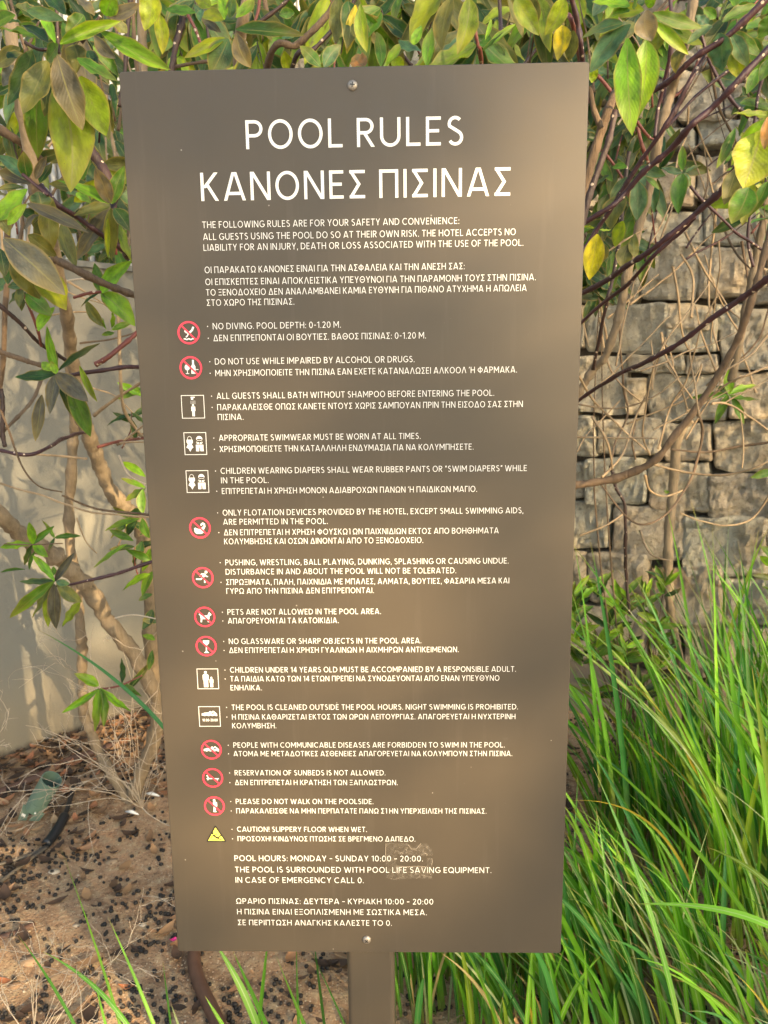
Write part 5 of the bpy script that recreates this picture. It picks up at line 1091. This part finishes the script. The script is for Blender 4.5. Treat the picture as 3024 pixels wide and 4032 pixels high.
def backing(label, n, boxes, Y0, Y1, seed, cols, root, ln=(.07, .12)):
    H = thing('hedge_shrub', root, label, 'bush'); q = random.Random(seed)
    for b in range(5 if Y1 > 2.3 else 2):
        x0, x1, y0, y1 = q.choice(boxes); c = at(q.uniform(x0, x1), q.uniform(y0, y1), q.uniform(Y0, Y1)); mb = MB()
        mb.tube(smooth_path([Vector((root.x, root.y, 0)), (Vector((root.x, root.y, 0)) + c) / 2 + Vector((q.uniform(-.1, .1), 0, .1)), c], 5), [(.009 if Y1 > 2.3 else .0035) - .0003 * i for i in range(11)], 6); mb.build('stem', M_BROWN, H, True)
    for k in range(n):
        x0, x1, y0, y1 = q.choice(boxes); c0 = at(q.uniform(x0, x1), q.uniform(y0, y1), q.uniform(Y0, Y1)); a = q.uniform(0, 6.28); L_ = q.uniform(*ln)
        place_leaf(H, c0, c0 + Vector((math.cos(a), q.uniform(-.5, .5), math.sin(a) - .5)).normalized() * L_, L_ * q.uniform(.28, .42), q.choice(cols), q)
backing('dark leafy bush filling the gaps above the top edge of the sign', 290, [(560, 2380, -80, 260)], 2.0, 2.7, 71, 'ddddgdo', Vector((.1, 2.6, 0)), (.09, .14))
backing('dark leafy bush behind the upper left leaf clusters', 230, [(240, 480, -60, 1000), (-40, 300, -60, 330)], 2.95, 3.3, 72, 'dddgdt', Vector((-1.15, 3.45, 0)), (.10, .16))
backing('dark green foliage between the right sign edge and the stone wall', 170, [(2300, 2500, 250, 1000), (2330, 2620, 240, 700), (2320, 2430, 900, 1180)], 1.65, 2.2, 73, 'dddgdt', Vector((.75, 2.35, 0)), (.06, .10))
backing('leafy bush crossing the top right corner before the stone wall', 90, [(2500, 3060, -60, 160), (2900, 3060, 100, 420), (2930, 3060, 600, 900)], 1.5, 2.0, 74, 'gddlyt', Vector((1.25, 2.1, 0)), (.06, .10))

# ================================================================ GRASS
def blade(par, base, tip, w, col, k=None, sag=None, rg=None, side=None):
    """one blade as its own mesh: a curved strip from base to tip that first rises, then arches over"""
    rg = rg or LRNG; N = 14; m = MB(); uv = []
    d = tip - base; Ln = d.length
    sag = Ln * rg.uniform(.03, .14) if sag is None else sag
    ctrl = (base + tip) / 2 + Vector((0, 0, sag * 2)) - Vector((d.x, d.y, 0)) * .18 * (1 if sag else 0)
    P = [base * (1 - t_) ** 2 + ctrl * 2 * t_ * (1 - t_) + tip * t_ ** 2 for t_ in [j / N for j in range(N + 1)]]
    tw0 = rg.uniform(-.9, .9); tw1 = tw0 + rg.uniform(-1.0, 1.0); fold = rg.uniform(.15, .45)
    for j, p in enumerate(P):
        t_ = j / N; T = (P[min(N, j + 1)] - P[max(0, j - 1)]).normalized()
        tc_ = (CAMP - p).normalized(); x = T.cross(tc_); x = x.normalized() if x.length > 1e-5 else Vector((1, 0, 0)); n = x.cross(T)
        a = tw0 + (tw1 - tw0) * t_; xx = x * math.cos(a) + n * math.sin(a); nn = n * math.cos(a) - x * math.sin(a)
        ww = w * .5 * min(1, .6 + t_ * 3) * (1 - max(0, (t_ - .4) / .6) ** 1.5); ww = max(ww, w * .02)
        for s in (-1, 0, 1):
            q = p + xx * ww * s + nn * abs(s) * ww * fold; m.v.append(tuple(q)); uv.append(((s + 1) / 2, t_))
    for j in range(N):
        for i in range(2):
            a = j * 3 + i; m.f.append((a, a + 1, a + 4, a + 3))
    me = m.mesh('blade', True); ul = me.uv_layers.new(name='UVMap')
    ul.data.foreach_set('uv', [c for lp in me.loops for c in uv[lp.vertex_index]])
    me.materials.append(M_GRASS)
    o = link('blade', me, None, par); c = GC[col]; k_ = rg.uniform(.8, 1.25)
    o.color = (c[0] * k_, c[1] * k_, c[2] * k_, 1); return o
GC = {'g': (.12, .34, .020), 'l': (.22, .49, .030), 'd': (.050, .17, .020), 'b': (.07, .27, .06), 's': (.34, .40, .20), 'y': (.55, .40, .05), 't': (.42, .30, .14), 'o': (.20, .30, .02), 'n': (.20, .13, .06)}
def tussock(cx, cy, n, label, seed, hmax, lean, spread=.16, cols='ggggllddbbsso'):
    r = random.Random(seed); T = thing('grass_tussock', Vector((cx, cy, 0)), label, 'grass', 'long bladed grass tussocks right of the sign')
    for k in range(n):
        a = r.uniform(0, 6.28); rr = spread * math.sqrt(r.random())
        b = Vector((cx + rr * math.cos(a), cy + rr * math.sin(a), -.01))
        h = r.uniform(.35, 1.0) * hmax; o = Vector((r.gauss(lean, .22), r.gauss(-.03, .16), 0)) * h
        c = r.choice(cols); w = r.uniform(.006, .0145) if c not in 'ss' else r.uniform(.003, .006)
        if r.random() < .11: c = r.choice('tyttn'); w *= .6; h *= .8
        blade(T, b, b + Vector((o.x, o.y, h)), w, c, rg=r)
    return T
T1_ = tussock(.95, 1.62, 210, 'tall arching grass tussock filling the lower right corner, in front of the stone wall', 1, .86, -.28, .22)
T2_ = tussock(.48, 1.42, 270, 'grass tussock with thin striped blades just right of the sign post', 2, .50, -.38, .20)
T3_ = tussock(1.05, 2.05, 150, 'tallest upright grass tussock nearest the stone wall at the right edge', 3, .96, -.10, .20)
T4_ = tussock(.72, 1.98, 170, 'grass tussock between the sign edge and the low bright green plant', 4, .56, -.25, .18)
T5_ = tussock(.78, 1.20, 150, 'short thin grass tussock at the bottom right edge of the photograph', 5, .42, -.40, .16, 'gllddbss')
T8_ = tussock(.24, 1.36, 110, 'thin grass tussock directly right of the post foot', 8, .40, -.25, .14, 'gllddbsgo')
T6_ = tussock(.02, 1.42, 60, 'sparse grass tuft left of the sign post below the panel', 6, .42, -.10, .10)
def bpx(par, pts, w, col, sag=0):
    (x0, y0, a), (x1, y1, b) = pts
    blade(par, at(x0, y0, a), at(x1, y1, b), size_at(w, (a + b) / 2), col, sag=sag)
bpx(T5_, [(3120, 3700, .80), (2490, 3560, .88)], 30, 'l', .02)
bpx(T1_, [(3200, 3420, 1.2), (2240, 2270, 1.3)], 24, 'l', .05)
bpx(T5_, [(3130, 3930, 1.0), (2225, 2870, 1.15)], 25, 'l', .02)
bpx(T5_, [(2690, 4120, .95), (2335, 3020, 1.1)], 32, 'g', .01)
bpx(T5_, [(2990, 4120, .95), (2625, 3400, 1.05)], 28, 'l', .01)
bpx(T1_, [(3140, 3640, 1.0), (2780, 3334, 1.1)], 24, 'o', .02)
bpx(T1_, [(3010, 3560, 1.2), (2370, 2580, 1.3)], 14, 'o', .03)
bpx(T2_, [(2470, 4130, .95), (2160, 3760, 1.0)], 36, 'g', .01)
bpx(T3_, [(2830, 3300, 1.6), (2805, 2065, 1.5)], 26, 'l', 0)
bpx(T3_, [(2980, 3400, 1.5), (2833, 2330, 1.45)], 26, 'g', 0)
bpx(T3_, [(3050, 3500, 1.3), (2840, 2430, 1.3)], 34, 'l', .01)
bpx(T1_, [(3040, 3200, 1.1), (2960, 2620, 1.1)], 24, 'o', 0)
bpx(T2_, [(2720, 3480, 1.3), (2215, 3155, 1.25)], 15, 'y', .05)
bpx(T3_, [(2360, 3100, 1.7), (2255, 2100, 1.7)], 24, 'g', .01); bpx(T4_, [(2480, 3300, 1.6), (2320, 2110, 1.6)], 22, 'b', .01)
bpx(T4_, [(2420, 3200, 1.6), (2240, 2300, 1.6)], 22, 'g', .02); bpx(T4_, [(2600, 3200, 1.6), (2380, 2370, 1.6)], 20, 'g', .02)
bpx(T6_, [(1040, 4130, 1.0), (838, 3700, 1.05)], 34, 'l', .01); bpx(T6_, [(1240, 4130, .95), (1075, 3735, 1.0)], 26, 'l', 0)
bpx(T6_, [(920, 4110, .85), (806, 3920, .85)], 18, 'l', 0); bpx(T6_, [(1090, 4130, 1.1), (915, 3740, 1.1)], 20, 'g', 0)
bpx(T6_, [(1010, 4130, 1.2), (1060, 3650, 1.2)], 18, 'g', 0); bpx(T6_, [(1180, 4130, 1.2), (1165, 3650, 1.2)], 16, 'g', 0); bpx(T6_, [(1290, 4130, 1.2), (1230, 3650, 1.2)], 16, 'd', 0); bpx(T6_, [(1385, 4100, 1.2), (1200, 3690, 1.2)], 14, 'd', 0)
th = random.Random(61); m = MB()
for k in range(900):
    x = th.gauss(.75, .35); y = th.gauss(1.65, .30); z = ground_z(x, y) + th.uniform(.002, .05); a = th.uniform(0, 6.28); L_ = th.uniform(.05, .16); w = .0012
    d = Vector((math.cos(a), math.sin(a), th.uniform(-.1, .35))) * L_; p = Vector((x, y, z)); sd = Vector((-math.sin(a), math.cos(a), 0)) * w
    q = p + d * .5 + Vector((0, 0, .006)); m.quad(p - sd, p + sd, q + sd, q - sd); m.quad(q - sd, q + sd, p + d + sd * .3, p + d - sd * .3)
tag(m.build('grass_thatch', M_TWIG), kind='stuff')
rr_ = random.Random(62)
for k in range(46):
    x = rr_.uniform(2290, 3000); y = rr_.uniform(60, 1900); L_ = rr_.uniform(150, 420); a = R(rr_.choice([rr_.uniform(20, 60), rr_.uniform(70, 130)])); Y = rr_.uniform(1.4, 2.0)
    branch(SR, [(x, y, Y), (x + L_ * .5 * math.cos(a) + rr_.uniform(-20, 20), y - L_ * .5 * math.sin(a), Y), (x + L_ * math.cos(a), y - L_ * math.sin(a), Y)], rr_.uniform(6, 11), 4, rr_.choice([M_REDST, M_PURPLE, M_BROWN, M_TWIG]) if y < 1100 else M_TWIG, 6, .003, 'twig')
T7_ = thing('grass_tuft', on_ground(500, 4080), 'few thin single grass blades at the lower left, over the sandy soil', 'grass')
bpx(T7_, [(500, 4130, 1.0), (236, 3330, 1.15)], 15, 'l', -.005); bpx(T7_, [(640, 4130, 1.0), (425, 3610, 1.1)], 15, 'l', -.005)
bpx(T7_, [(340, 4130, .95), (66, 3675, 1.05)], 13, 'g', .005); bpx(T7_, [(560, 4130, 1.0), (160, 3743, 1.05)], 20, 'g', .02)
bpx(T7_, [(440, 4130, 1.0), (370, 3850, 1.05)], 12, 'l', 0); bpx(T7_, [(680, 4100, 1.1), (640, 3780, 1.1)], 9, 'd', 0); bpx(T7_, [(730, 4130, .9), (672, 3950, .9)], 15, 's', 0)
bpx(T7_, [(760, 3020, 1.4), (150, 2480, 1.5)], 16, 'b', .02)

# ================================================================ GROUND THINGS
r = random.Random(44)
def gpos(x, y): return Vector((x, y, ground_z(x, y)))
# dry leaves: a mass along the wall
m = MB()
for k in range(4600):
    if r.random() < .8:
        s = r.uniform(-.8, 4.0); p = A0 + dA * s - nA * abs(r.gauss(.02, .30))
    else: p = Vector((r.uniform(-1.2, 1.5), r.uniform(1.2, 3.0), 0))
    if p.y < .9: continue
    L_ = r.uniform(.016, .062); w = L_ * r.uniform(.3, .5); a = r.uniform(0, 6.28); c, s_ = math.cos(a), math.sin(a)
    z0 = ground_z(p.x, p.y) + r.uniform(.002, .016); tx = r.uniform(-.4, .4); curl = r.uniform(.1, .6)
    n0 = len(m.v)
    for j in range(5):
        t_ = j / 4 - .5; ww = w * (1 - (2 * t_) ** 2) * .5 + .0005
        for q in (-1, 0, 1):
            x = t_ * L_; y = q * ww; z = (t_ * t_ * 4 * curl + (abs(q)) * .35 * curl) * L_ * .35 + tx * x * .5
            m.v.append((p.x + x * c - y * s_, p.y + x * s_ + y * c, z0 + abs(z)))
    for j in range(4):
        for q in range(2): b = n0 + j * 3 + q; m.f.append((b, b + 1, b + 4, b + 3))
tag(m.build('leaf_litter', M_LITTER, None, True), kind='stuff')
# round black droppings/berries
ico = [(0, 0, 1), (.894, 0, .447), (.276, .851, .447), (-.724, .526, .447), (-.724, -.526, .447), (.276, -.851, .447), (.724, .526, -.447), (-.276, .851, -.447), (-.894, 0, -.447), (-.276, -.851, -.447), (.724, -.526, -.447), (0, 0, -1)]
icf = [(0,1,2),(0,2,3),(0,3,4),(0,4,5),(0,5,1),(1,6,2),(2,7,3),(3,8,4),(4,9,5),(5,10,1),(2,6,7),(3,7,8),(4,8,9),(5,9,10),(1,10,6),(6,11,7),(7,11,8),(8,11,9),(9,11,10),(10,11,6)]
def balls(n, rad, gen, name, mat, flat=1.0, smooth=True):
    m = MB()
    for k in range(n):
        p = gen();
        if p is None: continue
        s = r.uniform(*rad); b = len(m.v); sx, sy = r.uniform(.8, 1.25), r.uniform(.8, 1.2)
        for v in ico: m.v.append((p.x + v[0] * s * sx, p.y + v[1] * s * sy, p.z + v[2] * s * flat + s * flat * .5))
        for f in icf: m.f.append(tuple(b + i for i in f))
    tag(m.build(name, mat, None, smooth), kind='stuff')
def gen_b():
    for _ in range(20):
        p = Vector((r.uniform(-1.15, 1.3), r.uniform(1.1, 2.75), 0))
        d = noise.noise(Vector((p.x * 4.5, p.y * 4.5, 7))) + .55 * noise.noise(Vector((p.x * 16, p.y * 16, 2)))
        if r.random() < .28 + d * 1.7: return gpos(p.x, p.y)
balls(5600, (.0042, .0062), gen_b, 'fallen_berries', M_BERRY)
balls(3200, (.0012, .0035), lambda: gpos(r.uniform(-1.2, 1.5), r.uniform(1.05, 2.7)), 'gravel', M_PEBBLE, .7, False)
m = MB()
for (x, y, s) in [(120, 3800, .022), (445, 3385, .018), (300, 3650, .009), (60, 3890, .014), (210, 3420, .015), (560, 3650, .010), (640, 3330, .012)]:
    p = on_ground(x, y); b = len(m.v); q = gpos(p.x, p.y)
    for v in ico: m.v.append((q.x + v[0] * s * 1.4, q.y + v[1] * s, q.z - s * .15 + v[2] * s * .4))
    for f in icf: m.f.append(tuple(b + i for i in f))
tag(m.build('flat_stones', M_PEBBLE, None, True), kind='stuff')

# hoses and cables on the soil
def ground_tube(name, pts, w, mat, label, cat, lift=.0, parent=None):
    P = []
    for x, y in pts: p = on_ground(x, y); P.append(Vector((p.x, p.y, ground_z(p.x, p.y) + lift)))
    sp = smooth_path(P, 5); rr = size_at(w, P[0].y * 1.15) / 2
    m = MB(); m.tube([p + Vector((0, 0, rr * .6)) for p in sp], [rr] * len(sp), 10); o = m.build(name, mat, parent, True)
    if label: tag(o, label, cat)
    return o
ground_tube('irrigation_hose', [(-120, 3160), (0, 3125), (150, 3070), (260, 3020), (350, 2985), (470, 2940)], 34, M_HOSE, 'brown hose lying along the low wall behind the green spotlight', 'hose')
ground_tube('irrigation_hose', [(770, 3560), (778, 3700), (765, 3800), (790, 3900), (850, 4032), (890, 4140)], 46, M_HOSE, 'thick dark brown hose coming out below the lower left panel corner', 'hose')
ground_tube('irrigation_hose', [(-80, 3720), (0, 3700), (70, 3680), (135, 3645)], 26, M_HOSE, 'short brown hose end at the left edge, on the berry strewn soil', 'hose', -.004)
ground_tube('irrigation_hose', [(2380, 3380), (2470, 3420), (2600, 3485), (2720, 3500)], 28, M_HOSE, 'brown hose half hidden behind the grass on the right', 'hose')
cb = thing('lamp_cable', on_ground(236, 3250), 'black cable with a thick connector beside the green spotlight', 'cable')
ground_tube('cable', [(291, 3122), (280, 3160), (266, 3206), (250, 3235)], 17, M_CABLE, None, None, .012, cb)
ground_tube('connector', [(256, 3228), (236, 3260), (205, 3300), (181, 3325)], 36, M_CABLE, None, None, .006, cb)
ground_tube('tail', [(186, 3318), (139, 3350), (60, 3385), (-60, 3425)], 13, M_GREYCABLE, None, None, .002, cb)
ground_tube('tail', [(186, 3324), (120, 3380), (40, 3440), (-60, 3520)], 15, M_GREYCABLE, None, None, .002, cb)
# green garden spotlight
def spotlight(px, py, YY, axis, rad, ln, label, prong=True):
    c = at(px, py, YY); a = axis.normalized(); u = a.orthogonal().normalized(); w = a.cross(u)
    T = thing('garden_spotlight', c - a * (ln * .5 + .04), label, 'spotlight')
    def lathe(prof, name, mat, par=T, seg=32):
        m = MB(); n = len(prof)
        for rr, h in prof:
            for k in range(seg): t_ = 2 * math.pi * k / seg; m.v.append(tuple(c + a * h + (u * math.cos(t_) + w * math.sin(t_)) * rr))
        for i in range(n - 1):
            for k in range(seg): p = i * seg + k; q = i * seg + (k + 1) % seg; m.f.append((p, q, q + seg, p + seg))
        return m.build(name, mat, par, False)
    h = ln / 2
    lathe([(0, -h), (rad * .9, -h), (rad, -h + .004), (rad, -h * .38), (rad * .97, -h * .37), (rad * .97, -h * .32), (rad * 1.03, -h * .31), (rad * 1.03, h), (rad * .95, h), (rad * .95, h * .45)], 'housing', M_LAMP)
    lathe([(rad * .95, h * .5), (0, h * .5)], 'glass_lens', M_LAMP_IN)
    lathe([(rad * 1.02, -h * .55), (rad * 1.035, -h * .54), (rad * 1.035, -h * .5), (rad * 1.02, -h * .49)], 'collar', M_LAMP)
    if prong:
        side = Vector((0, 0, CAM_Z)) - c; side = (side - a * side.dot(a)).normalized(); lat = a.cross(side).normalized()
        for s in (-1, 1):
            m = MB(); P = [c + lat * rad * .75 * s - a * (h * .9) + side * rad * .4, c + lat * rad * .62 * s - a * (h + .03) + side * rad * .3, c + lat * rad * .35 * s - a * (h + .09) + side * rad * .1]
            wv = side * .0015; hw_ = lat * .012
            for p in P: m.v += [tuple(p - hw_ - wv), tuple(p + hw_ - wv), tuple(p + hw_ + wv), tuple(p - hw_ + wv)]
            for i in range(2):
                for k in range(4): q = i * 4 + k; e = i * 4 + (k + 1) % 4; m.f.append((q, e, e + 4, q + 4))
            m.f.append((3, 2, 1, 0)); m.f.append((8, 9, 10, 11)); m.build('bracket', M_LAMP, T)
        q = c - a * (h + .03) - lat * rad * .62 + side * (rad * .4 + .002); m = MB()
        m.quad(q - lat * .006 - a * .006, q + lat * .006 - a * .006, q + lat * .006 + a * .006, q - lat * .006 + a * .006); m.build('label_sticker', M_WHITE, T)
        q = c - a * (h * .75) + side * rad * 1.0 + lat * rad * .3; m = MB(); m.tube([q, q + side * .004], [.0025, .002], 8); m.build('knob', M_WHITE, T)
gl = on_ground(127, 3230)
spotlight(170, 3125, gl.y - .01, Vector((.52, -.16, .78)), size_at(42, gl.y), .128, 'green cylinder garden spotlight lying on dry leaves by the low wall')
gr_ = on_ground(2748, 3230)
spotlight(2752, 3200, gr_.y, Vector((-.1, -.2, .95)), size_at(42, gr_.y), .12, 'dark green spotlight tube standing hidden among the grass blades', False)
# white scraps and a petal
for (x, y, L_, lb) in [(520, 3213, .045, 'white plastic scrap nearer the spotlight, on dry leaves'), (600, 3152, .05, 'white curled scrap beside the left edge of the sign')]:
    p = on_ground(x, y); q = gpos(p.x, p.y) + Vector((0, 0, .012)); m = MB()
    m.tube([q + Vector((-L_ / 2, .01, 0)), q + Vector((0, 0, .006)), q + Vector((L_ / 2, -.006, 0))], [.002, .006, .002], 6); tag(m.build('plastic_scrap', M_WHITE, None, True), lb, 'scrap')
p = on_ground(682, 3722); q = gpos(p.x, p.y) + Vector((0, 0, .01)); m = MB(); m.poly([q + Vector((.009 * math.cos(k), .005 * math.sin(k), .004 * math.sin(2 * k))) for k in (0, .8, 1.6, 2.4, 3.2, 4.0, 4.8, 5.5)])
for k in range(len(m.v)): m.v.append((m.v[k][0], m.v[k][1], m.v[k][2] - .001))
m.f.append(tuple(range(15, 7, -1))); tag(m.build('fallen_petal', M_PINK), 'small pink petal on the soil at the lower left panel corner', 'petal')

# bleached dry weeds
def weed(name_pt, label, starts, seed, scale=1.0, rad=.0011):
    rr = random.Random(seed); W = thing('dry_weed', name_pt, label, 'dry plant'); segs = [0]
    def grow(p, d, L_, rd, depth, m):
        P = [p]; n = 6
        for i in range(n):
            d = (d + Vector((rr.gauss(0, .18), rr.gauss(0, .14), rr.gauss(0, .18)))).normalized(); p = p + d * (L_ / n); P.append(p)
            if depth < 3 and i > 1 and rr.random() < .5:
                d2 = (d + Vector((rr.gauss(0, .7), rr.gauss(0, .5), rr.gauss(0, .7)))).normalized(); grow(p, d2, L_ * rr.uniform(.35, .6), rd * .75, depth + 1, m)
        m.tube(P, [rd * (1 - .5 * i / n) for i in range(n + 1)], 4, False)
    for (x, y, Y, tx, ty, TY) in starts:
        a = at(x, y, Y); b = at(tx, ty, TY); m = MB(); grow(a, (b - a).normalized(), (b - a).length, rad * rr.uniform(.8, 1.3), 0, m); m.build('twig', M_WEED, W, True)
bw = on_ground(560, 3200)
weed(bw, 'tangle of bleached thin twigs at the foot of the tan trunks', [(560, 3180, 2.0, x, y, 1.9) for x, y in
 [(140, 3000), (200, 2965), (230, 3060), (330, 2760), (345, 2720), (430, 2800), (520, 2620), (560, 2560), (600, 2640), (480, 2780), (640, 2740), (620, 2900), (400, 3080), (660, 3300), (450, 2700), (380, 2950), (600, 2500), (520, 2850)]], 5, rad=.0013)
weed(on_ground(60, 4100), 'pale dry branching weed over the soil in the lower left corner', [(120, 4150, 1.05, x, y, 1.1) for x, y in
 [(330, 3600), (440, 3680), (250, 3640), (180, 3690), (500, 3780), (80, 3760), (360, 3900), (60, 3850), (420, 3950), (280, 3720), (450, 3820)]], 6, rad=.0008)
weed(on_ground(520, 3120), 'curled bleached twigs in front of the low wall at the left edge', [(-60, 2950, 1.6, 60, 2810, 1.6), (-60, 2980, 1.6, 20, 2900, 1.6), (-60, 3350, 1.7, 110, 3110, 1.7), (340, 2500, 2.0, 180, 2520, 2.0), (560, 2560, 2.0, 410, 2540, 2.0)], 7, rad=.0010)
for k in range(26):
    x = r.uniform(-20, 600); y = r.uniform(700, 2500); a = r.uniform(-1.2, 1.2); L_ = r.uniform(120, 330); Y = r.uniform(1.3, 2.2); L_ = L_ if y > 1200 else L_ * 1.2
    if y > 1800 and r.random() < .5: continue
    c1 = (x + L_ * math.cos(a) * .5 + r.uniform(-25, 25), y - L_ * math.sin(a) * .5 + r.uniform(-25, 25), Y); c2 = (x + L_ * math.cos(a), y - L_ * math.sin(a), Y)
    branch(SL, [(x, y, Y), c1, c2], r.uniform(6, 12), 5, r.choice([M_TWIG, M_TWIG, M_BROWN, M_WEED]), 6, .002, 'twig')
for k in range(24):        # upright tan canes seen between the upper left leaves
    x = r.uniform(-20, 560); y = r.uniform(200, 950); L_ = r.uniform(200, 420); Y = r.uniform(1.6, 2.4); a = R(r.uniform(50, 120))
    branch(SL, [(x, y + L_ / 2, Y), (x + r.uniform(-20, 20), y, Y), (x + L_ * math.cos(a) * .6, y - L_ / 2, Y)], r.uniform(9, 18), 7, r.choice([M_TAN, M_TWIG, M_BROWN]), 6, .003, 'twig')

# ================================================================ SUN MASK TREE (unseen, added on the sun's side to shape the light)
P0 = Vector((.25, 1.4, 1.15)); E1 = SDIR.cross(Vector((0, 0, 1))).normalized(); E2 = E1.cross(SDIR).normalized()
def suv(p): q = p - P0; return (q.dot(E1), q.dot(E2))
GAPS = []
def gap(px, py, Y, rx, ry, k): p = suv(at(px, py, Y)); GAPS.append((p[0], p[1], rx, ry, k))
# gaps cut in the crown where sun patches are wanted: (pixel, distance, radii in metres, openness)
for g_ in SUNSPOTS: gap(*g_)
def openness(x, y):
    o = BASE_OPEN
    for gx, gy, rx, ry, k in GAPS:
        d = ((x - gx) / rx) ** 2 + ((y - gy) / ry) ** 2
        if d < 1: o = max(o, k * (1 - d * d * .5))
    return o
DT = 12.5; tc0 = P0 + SDIR * DT
tree = thing('sun_mask_tree', Vector((tc0.x, tc0.y, 0)), 'unseen tree added behind the camera, crown gaps shaped to put sun patches on the scene', 'tree')
m = MB(); tb = Vector((tc0.x, tc0.y, -.1)); m.tube(smooth_path([tb, tb + Vector((.1, 0, 1.5)), tb + Vector((.25, .1, 3.0)), tb + Vector((.1, .2, 4.6))], 5), [.2 - .008 * i for i in range(16)], 12); m.build('trunk', M_BROWN, tree, True)
rs = random.Random(90); m = MB()
for k in range(CROWN_N):
    x, y = rs.uniform(-3.6, 3.6), rs.uniform(-3.2, 3.2)
    if (x / 3.6) ** 2 + (y / 3.2) ** 2 > 1 + .15 * math.sin(5 * math.atan2(y, x)): continue
    if rs.random() < openness(x, y): continue
    p = tc0 + E1 * x + E2 * y + SDIR * rs.uniform(-1.1, 1.1)
    n = Vector((rs.gauss(0, 1), rs.gauss(0, 1), rs.gauss(0, 1))).normalized(); n = (n + SDIR * .8 * (1 if n.dot(SDIR) > 0 else -1)).normalized()
    a = n.orthogonal().normalized(); b = n.cross(a); t_ = rs.uniform(0, 6.28); u_ = a * math.cos(t_) + b * math.sin(t_); w_ = n.cross(u_)
    L_ = rs.uniform(.06, .11); W_ = L_ * .45
    m.poly([p - u_ * L_, p + w_ * W_ * .5 - u_ * L_ * .2 , p + w_ * W_ * .45 + u_ * L_ * .4, p + u_ * L_, p - w_ * W_ * .45 + u_ * L_ * .4, p - w_ * W_ * .5 - u_ * L_ * .2])
cr = m.build('crown', plain('tree_foliage', (.05, .09, .03), .6).m, tree); tag(cr, kind='stuff')
